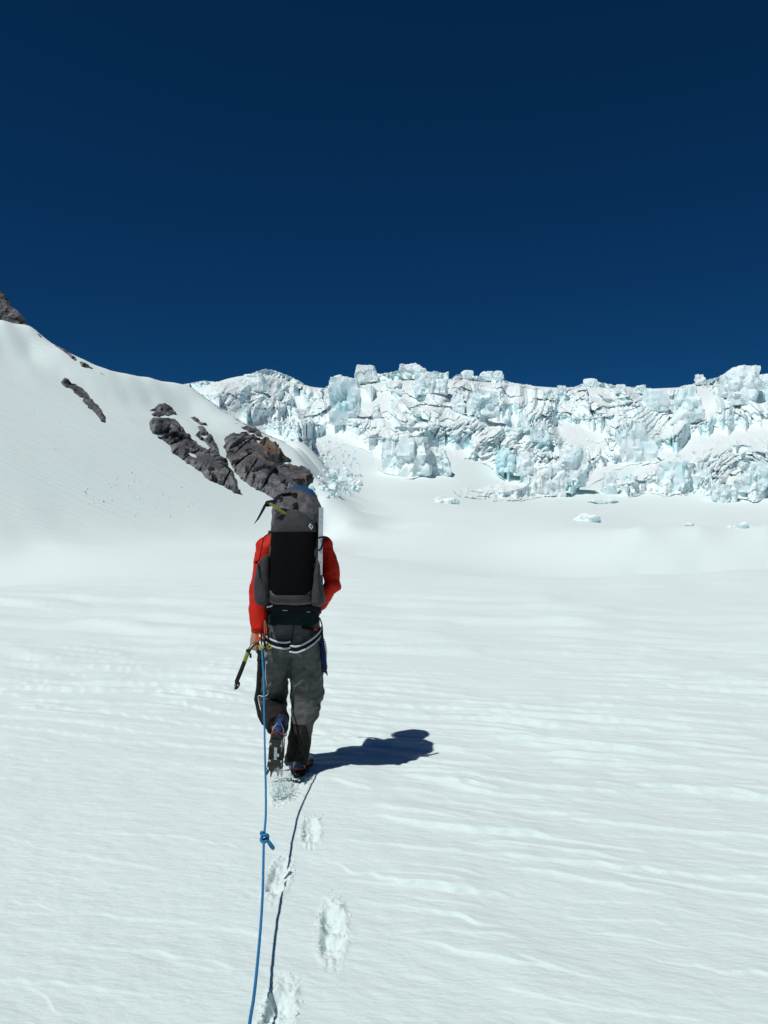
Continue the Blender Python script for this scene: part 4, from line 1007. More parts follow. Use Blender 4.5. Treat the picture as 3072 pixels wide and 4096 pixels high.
# ---- body: one continuous skin
b = MB()
b.tube([PEL, WAI, CHE, w(1182, 2170, 4.95), NEC], [(.14, .09), (.125, .085), (.15, .10), (.13, .08), (.055, .055)], 16, side=(1, 0, 0))
b.tube([NEC, HEA], [.056, .058], 12)
b.ball(HEA + Vector((0, 0.01, .03)), (.075, .095, .115), 16, 12)
b.ball(HEA + Vector((0, 0.11, .005)), (.014, .022, .022), 8, 6)                 # nose
b.ball(HEA + Vector((0, 0.075, -.055)), (.038, .035, .03), 10, 8)               # chin
for sgn in (-1, 1): b.ball(HEA + Vector((sgn * .078, 0.005, .005)), (.012, .022, .034), 8, 6)
for A_, B_, C_ in ((SH_L, EL_L, WR_L), (SH_R, EL_R, WR_R)):
    b.tube([A_ + Vector((0, 0, .02)), A_.lerp(B_, .5), B_, B_.lerp(C_, .4), C_], [.052, .045, .038, .037, .027], 12)
    b.ball(A_, .055, 10, 8)
for A_, B_, C_ in ((HIP_L, KN_L, AN_L), (HIP_R, KN_R, AN_R)):
    b.tube([A_, A_.lerp(B_, .5), B_, B_.lerp(C_, .4), C_], [.08, .072, .052, .052, .036], 12); b.ball(A_, .085, 10, 8)
def hand(wrist, d, palm_n, across, curl):
    """palm, four bent fingers of unequal length and a thumb off the side"""
    d, n_, a = Vector(d).normalized(), Vector(palm_n).normalized(), Vector(across).normalized()
    b.tube([wrist - d * .02, wrist + d * .03, wrist + d * .085], [(.028, .022), (.038, .019), (.041, .016)], 12, side=a)
    for i, (off, ln) in enumerate(((-.030, .072), (-.010, .082), (.011, .076), (.031, .060))):
        p = wrist + d * .078 + a * off; q = [p]; ang = 0.25; dd = d
        for k, fr_ in enumerate((.45, .32, .23)):
            ang += curl[k]; dd = d * math.cos(ang) + n_ * math.sin(ang); p = p + dd * ln * fr_; q.append(p)
        b.tube(q, [.0098, .0094, .0088, .0076], 8)
    p0 = wrist + d * .028 - a * .032
    b.tube([p0, p0 + d * .026 - a * .018 + n_ * .012, p0 + d * .052 - a * .012 + n_ * .028, p0 + d * .066 + a * .004 + n_ * .036], [.013, .0115, .0105, .009], 8)
hand(WR_L + Vector((-.014, -.01, -.012)), (-0.10, -0.05, -1), (.75, 0.65, 0), (.65, -.75, 0), (.75, .95, .6))
hand(WR_R, (-.5, .8, .1), (-.3, -.3, -.9), (.8, .5, 0), (.5, .6, .4))
body = remesh(b, 0.006, 3)
attach('body', body, M['skin'], person, True, 180)

# ---- trousers
b = MB()
b.tube([w(1170, 2478, 4.88), w(1170, 2520, 4.88), w(1170, 2575, 4.88), w(1168, 2615, 4.88)], [(.168, .112), (.178, .122), (.185, .128), (.165, .10)], 20, side=(1, 0, 0), power=2.4)
b.tube([HIP_L + Vector((0, 0, .02)), w(1108, 2650, 4.92), w(1098, 2730, 4.98), KN_L + Vector((0, -.01, -.01)), w(1098, 2865, 4.86), w(1110, 2905, 4.735)],
       [(.100, .118), (.094, .108), (.084, .098), (.082, .090), (.078, .082), (.072, .074)], 18, side=(1, 0, 0))
b.ball(KN_L + Vector((-.005, .01, -.01)), .085, 14, 10)
b.tube([HIP_R + Vector((0, 0, .02)), w(1224, 2650, 4.90), w(1226, 2730, 4.93), KN_R, w(1212, 2880, 4.92), w(1196, 2970, 4.87), w(1185, 3050, 4.84)],
       [(.100, .118), (.098, .110), (.108, .108), (.104, .102), (.082, .092), (.075, .085), (.068, .078)], 18, side=(1, 0, 0))
tr = remesh(b, 0.008, 8)
def crumple(V_, N_):
    x, y, z = V_[:, 0], V_[:, 1], V_[:, 2]
    u = x * 0.8 + z * 0.6; v = -x * 0.6 + z * 0.8
    f = .014 * fbm(x * 6, y * 6, z * 4.5, octv=3, seed=201) + .010 * (1 - 2.0 * np.abs(gnoise(u * 11, y * 6, v * 5, seed=205))) + .008 * (1 - 2.0 * np.abs(gnoise(v * 17, y * 8, u * 6, seed=207)))
    knee = np.exp(-((z - .40) / .10) ** 2)
    return f + knee * .003 * np.sin(z * 95 + 6 * gnoise(x * 8, y * 8, z * 4, seed=208)) - .008
disp(tr, crumple)
kL, aL = np.array(KN_L), np.array(AN_L)
def seg_d(c, A_, B_):
    A_, B_ = np.array(A_), np.array(B_); t = np.clip(((c - A_) @ (B_ - A_)) / ((B_ - A_) @ (B_ - A_)), 0, 1); return np.linalg.norm(c - A_ - t[:, None] * (B_ - A_), axis=1)
def cuffs(c):
    left_leg = seg_d(c, KN_L, AN_L) < np.minimum(seg_d(c, KN_R, AN_R), seg_d(c, HIP_R, KN_R))
    t = ((c - kL) @ (aL - kL)) / ((aL - kL) @ (aL - kL))
    lo_l = left_leg & (t > .22) & (c[:, 2] < .47) & (c[:, 0] > KN_L.x - .07 + .05 * (t - .3))
    lo_r = (~left_leg) & (c[:, 2] < .335 - .10 * (c[:, 0] - KN_R.x)) & (c[:, 0] < AN_R.x + .060 + (.30 - c[:, 2]) * .25)
    return lo_l | lo_r
tr, cf = split(tr, cuffs, 'trousers')
trousers = attach('trousers', tr, M['trouser'], person, True, 180)
cf, cf2 = split(cf, lambda c: seg_d(c, KN_L, AN_L) > np.minimum(seg_d(c, KN_R, AN_R), seg_d(c, HIP_R, KN_R)), 'cuff_panel')
tag(attach('cuff_panel', cf, M['panel'], trousers, True, 180), 'brown-black reinforced panel of the lifted leg')
tag(attach('cuff_panel', cf2, M['panel'], trousers, True, 180), 'brown-black reinforced panel of the standing leg')
# black side gusset of the lifted leg with its loose outer edge
b = MB()
b.tube([w(1062, 2600, 4.93), w(1056, 2680, 4.97), w(1050, 2745, 5.03), w(1042, 2795, 5.08), w(1046, 2850, 5.02), w(1056, 2885, 4.92)], [(.030, .07), (.040, .075), (.038, .075), (.040, .075), (.032, .06), (.018, .03)], 12, side=(1, 0, 0))
attach('side_gusset', disp(b.mesh('g'), lambda V_, N_: .010 * fbm(V_[:, 0] * 20, V_[:, 1] * 9, V_[:, 2] * 9, octv=2, seed=211)), M['black'], trousers, True, 180)
b = MB(); b.tube(spline([w(1066, 2610, 4.80), w(1063, 2660, 4.82), w(1063, 2710, 4.85), w(1070, 2755, 4.90), w(1072, 2776, 4.92), w(1056, 2786, 4.94), w(1034, 2784, 4.96), w(1036, 2812, 4.95), w(1046, 2850, 4.90)], 8), .0028, 6)
b.build('edge_piping', M['light_tape'], trousers)
# rear pocket zip with its tag, seat seam
def on_seat(sx, sy, y=4.752): return w(sx, sy, y)
b = MB(); b.tube([on_seat(1207, 2510, 4.765), on_seat(1235, 2514, 4.758), on_seat(1262, 2518, 4.775)], [(.010, .004)] * 3, 8, side=(0, 0, 1)); b.build('pocket_zip', M['black'], trousers)
b = MB(); b.tube([on_seat(1256, 2515, 4.765), on_seat(1267, 2517, 4.778)], [(.009, .005)] * 2, 8, side=(0, 0, 1)); b.build('zip_tag', M['red_tag'], trousers)
b = MB(); b.tube([on_seat(1176, 2484, 4.768), on_seat(1172, 2520, 4.752), on_seat(1166, 2560, 4.748), on_seat(1158, 2595, 4.762)], .0035, 6); b.build('seat_seam', M['panel'], trousers)

# ---- teal mid layer and red jacket
b = MB()
b.tube([w(1170, 2330, 4.88), w(1170, 2420, 4.88), w(1170, 2470, 4.88), w(1170, 2492, 4.88)], [(.165, .115), (.166, .118), (.172, .122), (.174, .124)], 24, side=(1, 0, 0), power=2.4)
ml = remesh(b, 0.009, 3); disp(ml, lambda V_, N_: .008 * fbm(V_[:, 0] * 9, V_[:, 1] * 9, V_[:, 2] * 14, octv=2, seed=221))
mid = attach('mid_layer', ml, M['teal'], person, True, 180)
for x0, x1, y_ in ((1130, 1150, 2441), (1226, 1241, 2447)):
    b = MB(); b.tube([w(x0, y_, 4.752), w(x1, y_ + 1, 4.752)], [(.0025, .006)] * 2, 6, side=(0, 0, 1)); b.build('reflective_bar', M['light_tape'], mid)
b = MB()
b.tube([w(1170, 2380, 4.90), w(1175, 2300, 4.92), w(1178, 2230, 4.93), w(1182, 2165, 4.95), w(1186, 2120, 4.98)], [(.155, .115), (.165, .12), (.172, .115), (.13, .09), (.075, .07)], 20, side=(1, 0, 0))
b.tube([SH_L + Vector((.05, 0, .035)), SH_L, SH_L.lerp(EL_L, .5), EL_L, EL_L.lerp(WR_L, .5), WR_L + Vector((.008, 0, .015))], [.070, .076, .066, .060, .056, (.048, .044)], 16)
b.ball(SH_L, .078, 14, 10)
b.tube([SH_R + Vector((-.05, 0, .035)), SH_R, SH_R.lerp(EL_R, .5) + Vector((.012, 0, 0)), EL_R, EL_R.lerp(WR_R, .5), WR_R], [.064, .066, .060, .053, .048, .040], 16)
b.ball(SH_R, .070, 14, 10); b.ball(EL_R, .053, 12, 8)
jk = remesh(b, 0.008, 6)
def sleeves(V_, N_):
    x, y, z = V_[:, 0], V_[:, 1], V_[:, 2]
    f = .007 * fbm(x * 8, y * 8, z * 7, octv=3, seed=231) + .006 * (1 - 2 * np.abs(gnoise(x * 10 + z * 9, y * 8, z * 7 - x * 6, seed=235))) + .0035 * (1 - 1.6 * np.abs(gnoise(x * 9, y * 9, z * 16 + 1.5 * x * 9, seed=233)))
    return f - .003
disp(jk, sleeves)
jacket = attach('jacket', jk, M['red'], person, True, 180)
b = MB(); b.tube([WR_L + Vector((.008, 0, .022)), WR_L + Vector((.008, 0, .006)), WR_L + Vector((.008, 0, -.002))], [(.050, .046), (.046, .042), (.038, .034)], 18); b.build('cuff', M['red'], jacket)

# ---- helmet and hair
hc = HEA + Vector((0.0, 0.0, .045))
helm = empty('climbing_helmet', tuple(hc), 'blue climbing helmet just showing above the backpack', 'helmet')
b = MB(); b.ball(hc, (.128, .155, .118), 28, 18)
me = b.mesh('shell'); me, _ = split(me, lambda c: c[:, 2] < hc.z - .045, 'shell')
disp(me, lambda V_, N_: .005 * np.maximum(0, np.cos((V_[:, 0] - hc.x) * 75)) * sstep(-.02, .06, V_[:, 2] - hc.z))
attach('shell', me, M['helmet'], helm, True, 180)
b = MB(); ring = [hc + Vector((.127 * math.cos(a), .154 * math.sin(a), -.046)) for a in np.linspace(0, 2 * math.pi, 33)]; b.tube(ring, .006, 8, cap=False); b.build('rim', M['helmet'], helm)
for sgn in (-1, 1):
    b = MB(); b.tube([hc + Vector((sgn * .115, -.03, -.05)), hc + Vector((sgn * .09, .03, -.13)), hc + Vector((0, .075, -.175))], [(.002, .008)] * 3, 6); b.build('chin_strap', M['black'], helm)
b = MB(); b.ball(HEA + Vector((0, -.005, .03)), (.083, .098, .112), 18, 12); me = b.mesh('hair')
me, _ = split(me, lambda c: (c[:, 1] > HEA.y + .03) & (c[:, 2] < HEA.z + .07) | (c[:, 2] < HEA.z - .05), 'hair'); attach('hair', me, M['hair'], person, True, 180)

# ================================================================== BACKPACK
pack = empty('backpack', tuple(w(1170, 2420, 4.70)), 'large grey and black roll-top mountaineering backpack on the walker', 'backpack')
PK = np.array([(1966, 1150, 1205, 4.765, 4.86), (1969, 1130, 1222, 4.735, 4.87), (1977, 1115, 1240, 4.70, 4.88), (1992, 1103, 1254, 4.665, 4.88), (2012, 1096, 1264, 4.63, 4.87), (2050, 1086, 1273, 4.605, 4.86),
               (2100, 1080, 1276, 4.59, 4.85), (2150, 1076, 1275, 4.58, 4.845), (2200, 1074, 1274, 4.575, 4.84), (2300, 1070, 1266, 4.57, 4.83), (2370, 1068, 1263, 4.572, 4.82), (2398, 1072, 1262, 4.58, 4.81), (2412, 1082, 1255, 4.60, 4.80), (2417, 1100, 1240, 4.64, 4.78)], float)
def pk(sy):
    xl, xr, yb, yf = [np.interp(sy, PK[:, 0], PK[:, k]) for k in (1, 2, 3, 4)]
    ym = (yb + yf) / 2
    return W((xl + xr) / 2, sy, yb + .04)[..., 0], (xr - xl) / 2 * (yb + .05) / FPX, ym, (yf - yb) / 2
def pack_y(x, sy, e=3.0):
    xc, hw, ym, hd = pk(sy); return ym - hd * (1 - np.clip(np.abs((x - xc) / hw), 0, .995) ** e) ** (1 / e)
sys_ = np.concatenate([np.linspace(1966, 2012, 16)[:-1], np.linspace(2012, 2398, 50)[:-1], np.linspace(2398, 2417, 8)])
nseg = 72; ang = np.linspace(0, 2 * np.pi, nseg, endpoint=False); rows = []
for sy in sys_:
    xc, hw, ym, hd = pk(sy); ca, sa = np.cos(ang), np.sin(ang); e = 2 / 3.0
    z = float(w(1170, sy, float(ym - hd) + .03).z)
    rows.append(np.stack([xc + hw * np.sign(ca) * np.abs(ca) ** e, ym + hd * np.sign(sa) * np.abs(sa) ** e, np.full(nseg, z)], -1))
rows = np.stack(rows); nrw = len(rows)
Vp = rows.reshape(-1, 3); fq = grid_quads(nrw, nseg, wrap=True).tolist() + [list(range(nseg)), list(range((nrw - 1) * nseg, nrw * nseg))]
me = bpy.data.meshes.new('main_bag'); me.from_pydata(Vp.tolist(), [], fq); me.update()
bm = bmesh.new(); bm.from_mesh(me); bmesh.ops.recalc_face_normals(bm, faces=bm.faces); bm.to_mesh(me); bm.free()
zt = float(w(1170, 2040, 4.6).z)
disp(me, lambda V_, N_: (.017 * fbm(V_[:, 0] * 8, V_[:, 1] * 8, V_[:, 2] * 8, octv=3, seed=241) + .011 * (1 - 2 * np.abs(gnoise(V_[:, 0] * 12 + V_[:, 2] * 8, V_[:, 1] * 8, V_[:, 2] * 6, seed=243)))) * (.30 + .9 * sstep(zt - .1, zt + .05, V_[:, 2])))
attach('main_bag', me, M['pack'], pack, True, 180)
def panel(name, table, m, off, puff=0.0, nu=28, ns=26, bumpy=.002, seed=0, lift_edge=.002):
    """a cloth panel sewn on the outside of the bag: rows of (sy, left, right) photo pixels"""
    t_ = np.array(table, float); sy = np.linspace(t_[0, 0], t_[-1, 0], ns); xl = np.interp(sy, t_[:, 0], t_[:, 1]); xr = np.interp(sy, t_[:, 0], t_[:, 2])
    u = np.linspace(0, 1, nu); SX = xl[:, None] + (xr - xl)[:, None] * u; SY = sy[:, None] + 0 * SX
    X = W(SX, SY, 4.62)[..., 0]; Yb_ = pack_y(X, SY)
    ed = np.minimum(np.minimum(u, 1 - u)[None, :] * 2, np.minimum(np.arange(ns), np.arange(ns)[::-1])[:, None] / (ns / 2)) ** .5
    Yo = Yb_ - off - puff * ed - bumpy * fbm(X * 14, SY / 40, octv=3, seed=seed)
    Z = W(SX, SY, 4.61)[..., 2]
    front = np.stack([X, Yo, Z], -1); backv = np.stack([X, Yb_ + .02, Z], -1)
    nn = nu * ns; Vv = np.concatenate([front.reshape(-1, 3), backv.reshape(-1, 3)]); f = grid_quads(ns, nu).tolist()
    loop = [k for k in range(nu)] + [r * nu + nu - 1 for r in range(1, ns)] + [(ns - 1) * nu + k for k in range(nu - 2, -1, -1)] + [r * nu for r in range(ns - 2, 0, -1)]
    f += [[loop[k], loop[(k + 1) % len(loop)], loop[(k + 1) % len(loop)] + nn, loop[k] + nn] for k in range(len(loop))]
    me = bpy.data.meshes.new(name); me.from_pydata(Vv.tolist(), [], f); me.update()
    bm = bmesh.new(); bm.from_mesh(me); bmesh.ops.recalc_face_normals(bm, faces=bm.faces); bm.to_mesh(me); bm.free()
    return attach(name, me, M[m], pack, True, 50)
panel('stretch_pocket', [(2112, 1081, 1271), (2160, 1079, 1269), (2200, 1076, 1266), (2250, 1072, 1262), (2300, 1070, 1258), (2345, 1072, 1255), (2358, 1080, 1248), (2370, 1091, 1234), (2380, 1102, 1222)], 'mesh_black', .006, .012, seed=1)
bandp = panel('top_band', [(2035, 1164, 1182), (2040, 1155, 1192), (2048, 1143, 1204), (2060, 1125, 1225), (2080, 1103, 1248), (2100, 1090, 1262), (2118, 1084, 1268), (2128, 1083, 1270)], 'pack_dark', .010, .014, seed=2, nu=32, ns=30)
panel('base_band', [(2379, 1074, 1246), (2395, 1076, 1244), (2411, 1090, 1240)], 'pack_dark', .007, .006, seed=3, ns=10)
def pocket(rows_, yc, hd, seed):
    b = MB(); pts, rad = [], []
    for sy, xl, xr in rows_: pts.append(w((xl + xr) / 2, sy, yc)); rad.append(((xr - xl) / 2 * yc / FPX, hd * min(1, .45 + (xr - xl) / 90)))
    b.tube(pts, rad, 22, side=(1, 0, 0), power=2.6); me = b.mesh('side_pocket')
    bm = bmesh.new(); bm.from_mesh(me); bmesh.ops.subdivide_edges(bm, edges=bm.edges[:], cuts=2, use_grid_fill=True); bm.to_mesh(me); bm.free()
    disp(me, lambda V_, N_: .007 * fbm(V_[:, 0] * 16, V_[:, 1] * 10, V_[:, 2] * 10, octv=3, seed=seed)); return attach('side_pocket', me, M['pack_dark'], pack, True, 180)
tag(pocket([(2222, 1062, 1085), (2250, 1042, 1085), (2280, 1025, 1085), (2320, 1018, 1085), (2370, 1018, 1085), (2392, 1021, 1085), (2404, 1030, 1085), (2411, 1050, 1080)], 4.66, .085, 251), 'side pocket with the hanging cord')
tag(pocket([(2230, 1262, 1278), (2260, 1256, 1287), (2300, 1250, 1290), (2350, 1248, 1292), (2385, 1246, 1298), (2408, 1244, 1298), (2424, 1252, 1284)], 4.665, .085, 253), 'side pocket that holds the picket')
# roll-top strap, edge straps, cords
b = MB(); b.tube([w(1125, 1976, 4.685), w(1160, 1972, 4.71), w(1175, 1974, 4.70), w(1180, 1990, 4.655), w(1182, 2015, 4.618), w(1180, 2034, 4.598)], [(.012, .004), (.013, .004), (.014, .005), (.014, .004), (.013, .004), (.012, .004)], 8, side=(1, 0, 0)); b.build('roll_top_strap', M['black'], pack)
b = MB(); b.tube([w(1105, 1998, 4.65), w(1112, 1984, 4.68), w(1135, 1977, 4.70), w(1165, 1974, 4.71)], .0055, 8); b.build('roll_top_strap', M['black'], pack)
b = MB(); b.box(w(1178, 1978, 4.69), (.016, 0, 0), (0, .006, 0), (0, 0, .010)); b.build('buckle', M['black'], pack)
cord = MB(); cord.tube([w(1085, 2128, 4.62), w(1072, 2136, 4.61), w(1058, 2146, 4.60), w(1050, 2170, 4.59), w(1043, 2210, 4.585), w(1038, 2240, 4.58), w(1025, 2250, 4.57), w(1034, 2256, 4.57), w(1036, 2280, 4.57), w(1040, 2305, 4.565)], .0035, 6); cord.build('compression_cord', M['black'], pack)
b = MB(); b.ball(w(1025, 2249, 4.57), (.009, .007, .009), 10, 8); b.ball(w(1039, 2307, 4.565), (.004, .004, .010), 8, 6); b.build('cord_lock', M['black'], pack)
b = MB(); b.tube([w(1262, 2090, 4.62), w(1272, 2120, 4.63), w(1273, 2140, 4.63), w(1272, 2165, 4.63), w(1274, 2200, 4.64), w(1272, 2232, 4.64)], [(.010, .003)] * 6, 8, side=(1, 0, 0)); b.build('edge_strap', M['black'], pack)
b = MB(); b.tube([w(1274, 2152, 4.60), w(1290, 2148, 4.60), w(1294, 2155, 4.60), w(1291, 2175, 4.60), w(1284, 2195, 4.60), w(1275, 2201, 4.61)], .0058, 8); b.build('picket_strap', M['black'], pack)
# hip belt seen below the bag
b = MB(); b.tube([w(1056, 2448, 4.86), w(1064, 2432, 4.80), w(1085, 2424, 4.765), w(1110, 2416, 4.755), w(1145, 2410, 4.75)], [(.004, .006), (.007, .006), (.007, .006), (.006, .005), (.005, .005)], 8); b.build('hip_belt_edge', M['light_tape'], pack)
b = MB(); b.tube([w(1060, 2440, 4.92), w(1062, 2430, 4.80), w(1100, 2425, 4.755), w(1170, 2424, 4.745), w(1240, 2428, 4.755), w(1278, 2436, 4.80), w(1282, 2442, 4.92)], [(.022, .008)] * 7, 10, side=(0, 0, 1)); b.build('hip_belt', M['black'], pack)
for sgn, sx in ((-1, 1088), (1, 1272)):
    b = MB(); b.tube([w(sx, 2150, 4.84), w(sx - sgn * 4, 2128, 4.90), w(sx - sgn * 2, 2125, 4.98), w(sx, 2170, 5.05), w(sx + sgn * 2, 2260, 5.05)], [(.028, .006)] * 5, 8, side=(1, 0, 0)); b.build('shoulder_strap', M['pack_dark'], pack)
# maker's mark: a split diamond
def mark(pts):
    b = MB(); P = []
    for zx, zy in pts:
        sx, sy = 900 + zx * .3315, 1900 + zy * .3315; x = W(sx, sy, 4.60)[0]; P.append(Vector((x, float(pack_y(x, sy)) - .0275, float(W(sx, sy, 4.59)[2]))))
    b.prism(P, (0, .012, 0)); return b
mark([(1012, 617), (1030, 580), (1043, 592), (1030, 620), (1050, 648), (1045, 661)]).build('maker_mark', M['logo'], bandp, False)
mark([(1047, 596), (1066, 624), (1052, 652), (1044, 640), (1053, 622), (1046, 611)]).build('maker_mark', M['logo'], bandp, False)

# ---- snow picket with its row of holes
pc = w(1285, 2150, 4.61); pick = empty('snow_picket', tuple(w(1282, 2300, 4.61)), 'perforated aluminium snow picket strapped to the backpack side', 'snow picket')
def pxp(sx, sy): return w(sx, sy, 4.61)
def circ(sx, sy, rx, ry, n_=10): return [pxp(sx + rx * math.cos(a), sy + ry * math.sin(a)) for a in np.linspace(0, 2 * math.pi, n_, endpoint=False)]
b = MB(); b.plate([pxp(1278, 2029), pxp(1294, 2034), pxp(1289, 2300), pxp(1273, 2300)], [circ(1286, 2042, 1.6, 1.6), circ(1285, 2066, 2.6, 5), circ(1285, 2089, 2.6, 5), circ(1281, 2150, 2, 3), circ(1284, 2215, 1.6, 2), circ(1281, 2248, 2.4, 5)], (0, .004, 0)); b.build('web', M['alu'], pick, False)
b = MB(); pz = [pxp(1278, 2030), pxp(1273, 2300)]; b.prism([pz[0], pz[0] + Vector((.022, .030, 0)), pz[1] + Vector((.022, .030, 0)), pz[1]], (-.004, .002, 0)); b.build('flange', M['alu'], pick, False)

# ================================================================== AXES
def teeth_blade(pts_up, pts_lo, n_teeth, thick, depth_v):
    """blade outline: smooth upper edge, toothed lower edge"""
    up = [Vector(p) for p in pts_up]; lo = [Vector(p) for p in pts_lo]
    def samp(l, t):
        k = t * (len(l) - 1); i = min(int(k), len(l) - 2); return l[i].lerp(l[i + 1], k - i)
    U = [samp(up, t) for t in np.linspace(0, 1, n_teeth * 2 + 1)]
    Lw = []
    for i, t in enumerate(np.linspace(0, 1, n_teeth * 2 + 1)):
        a = samp(lo, t); bdir = (samp(up, t) - a); Lw.append(a if i % 2 == 0 else a + bdir * .22)
    b = MB(); d = Vector(depth_v) * thick
    n_ = len(U); vs_ = U + Lw + [p + d for p in U] + [p + d for p in Lw]; fs = []
    for i in range(n_ - 1):
        fs += [(i, i + 1, n_ + i + 1, n_ + i), (2 * n_ + i + 1, 2 * n_ + i, 3 * n_ + i, 3 * n_ + i + 1), (i + 1, i, 2 * n_ + i, 2 * n_ + i + 1), (n_ + i, n_ + i + 1, 3 * n_ + i + 1, 3 * n_ + i)]
    fs += [(0, n_, 3 * n_, 2 * n_), (n_ - 1, 3 * n_ - 1, 4 * n_ - 1, 2 * n_ - 1)]
    return b.add(vs_, fs)
tool = empty('ice_tool', tuple(w(1140, 2050, 4.58)), 'ice tool with black curved pick and lime shaft tucked in the backpack', 'ice axe')
D = 4.57
def q_(zx, zy, y=D): return w(900 + zx * .3315, 1900 + zy * .3315, y)
teeth_blade([q_(500, 318), q_(465, 365), q_(430, 440), q_(390, 520), q_(348, 592)], [q_(545, 372), q_(500, 385), q_(462, 450), q_(410, 535), q_(350, 594)], 12, .004, (0, 1, 0)).build('pick', M['black_steel'], tool, False)
b = MB(); b.plate([q_(485, 330), q_(500, 312), q_(560, 298), q_(585, 300), q_(610, 345), q_(575, 372), q_(510, 385), q_(488, 360)], [[q_(510 + 12 * math.cos(a), 345 + 14 * math.sin(a)) for a in np.linspace(0, 6.283, 9)[:-1]]], (0, .009, 0)); b.build('head', M['black_steel'], tool, False)
b = MB(); b.plate([q_(580, 300), q_(612, 262), q_(640, 255), q_(690, 262), q_(702, 290), q_(690, 320), q_(650, 340), q_(668, 305), q_(640, 290), q_(625, 300), q_(632, 330), q_(600, 340)], [[q_(620 + 11 * math.cos(a), 290 + 12 * math.sin(a)) for a in np.linspace(0, 6.283, 9)[:-1]]], (0, .010, 0)); b.build('hammer', M['black_steel'], tool, False)
b = MB(); b.tube([q_(535, 345), q_(590, 375), q_(660, 425), q_(740, 470, 4.60), q_(830, 560, 4.62)], [(.013, .008), (.013, .009), (.012, .009), (.012, .009), (.012, .009)], 12); b.build('shaft', M['lime'], tool)
b = MB(); b.tube([q_(545, 340, 4.562), q_(575, 350, 4.562)], .004, 8); b.build('bolt', M['steel'], tool)
b = MB(); b.tube([q_(600, 425), q_(640, 455), q_(665, 480)], [(.009, .005)] * 3, 8); b.build('strap', M['pack_dark'], tool)

axe = empty('ice_axe', tuple(w(940, 2755, 4.66)), 'ice axe with bent olive shaft held low in the bare hand', 'ice axe')
def a_(zx, zy, y): return w(920 + zx * .1356, 2480 + zy * .1356, y)
sh = [a_(820, 640, 4.745), a_(740, 690, 4.735), a_(650, 770, 4.725), a_(585, 860, 4.715), a_(545, 930, 4.71), a_(500, 1030, 4.705)]
b = MB(); b.tube(sh, [(.0125, .009)] * 6, 12); b.build('bent_handle', M['olive'], axe)
b = MB(); b.tube([a_(530, 960, 4.708), a_(480, 1080, 4.70), a_(430, 1220, 4.695)], [(.0125, .0095)] * 3, 12); b.build('shaft_label', M['lime'], axe)
b = MB(); b.tube([a_(430, 1220, 4.695), a_(375, 1370, 4.69), a_(300, 1560, 4.68), a_(230, 1730, 4.67), a_(190, 1830, 4.665)], [(.0128, .0095)] * 5, 12); b.build('shaft', M['panel'], axe)
b = MB(); b.tube([a_(555, 870, 4.712), a_(525, 950, 4.708)], [(.015, .0115)] * 2, 12); b.build('grip_ring', M['black_steel'], axe)
b = MB(); b.tube([a_(600, 980, 4.705), a_(605, 1040, 4.703), a_(600, 1095, 4.70), a_(640, 1095, 4.70)], [(.006, .006), (.007, .006), (.007, .006), (.005, .005)], 8); b.build('trigger_rest', M['black_steel'], axe)
b = MB(); b.plate([a_(150, 1800, 4.662), a_(235, 1810, 4.662), a_(295, 1850, 4.662), a_(290, 1930, 4.662), a_(240, 2020, 4.662), a_(170, 2060, 4.662), a_(118, 2050, 4.662), a_(130, 1900, 4.662)], [[a_(228 + 16 * math.cos(k), 1930 + 22 * math.sin(k), 4.662) for k in np.linspace(0, 6.283, 9)[:-1]]], (0, .007, 0)); b.build('spike', M['black_steel'], axe, False)
b = MB(); b.tube([a_(160, 1880, 4.660), a_(135, 2000, 4.660), a_(128, 2045, 4.660)], [.0028, .0025, .001], 8); b.build('spike_tip', M['steel'], axe)
b = MB(); b.prism([a_(840, 620, 4.76), a_(930, 900, 4.76), a_(925, 1100, 4.765), a_(860, 1258, 4.77), a_(790, 1215, 4.77), a_(815, 1010, 4.765), a_(770, 960, 4.765), a_(790, 700, 4.76)], (0, .006, 0)); b.build('adze', M['black_steel'], axe, False)
b = MB(); b.prism([a_(810, 1210, 4.772), a_(840, 1225, 4.772), a_(795, 1475, 4.775)], (0, .004, 0)); b.build('pick', M['black_steel'], axe, False)

# ================================================================== HARNESS AND GEAR
har = empty('climbing_harness', tuple(w(1170, 2600, 4.80)), 'black climbing harness with pale-edged leg loops over the grey trousers', 'harness')
def seat_y(sx, sy): return None
def strap(name, cen, half, m, parent, th=.004, edge=None):
    cen = [(a_0, a_1, a_2 - (.012 if edge else 0)) for a_0, a_1, a_2 in cen]
    """flat webbing along a line of (sx, sy, depth)"""
    P = spline([w(*c) for c in cen], 6); b = MB(); b.tube(P, [(half * 1.0, th)] * len(P), 8, side=(0, 0, 1), power=3); o = b.build(name, m, parent)
    if edge:
        for sgn in (-1, 1):
            b = MB(); b.tube([p + Vector((0, -.002, sgn * half * .95)) for p in P], [(.0062, .0055)] * len(P), 8, side=(0, 0, 1)); b.build('edge_tape', edge, o)
    return o
strap('leg_loop', [(1058, 2545, 4.90), (1064, 2556, 4.80), (1085, 2570, 4.757), (1110, 2579, 4.742), (1140, 2582, 4.742), (1162, 2578, 4.745)], .019, M['black'], har, edge=M['light_tape'])
strap('leg_loop', [(1158, 2594, 4.748), (1185, 2598, 4.735), (1215, 2588, 4.738), (1248, 2568, 4.745), (1270, 2548, 4.78), (1282, 2532, 4.84), (1285, 2520, 4.92)], .019, M['black'], har, edge=M['light_tape'])
strap('riser_strap', [(1240, 2478, 4.757), (1238, 2510, 4.752), (1245, 2548, 4.748)], .0022, M['black'], har, th=.003)
strap('riser_strap', [(1078, 2490, 4.80), (1072, 2530, 4.79), (1075, 2560, 4.775)], .0022, M['black'], har, th=.003)
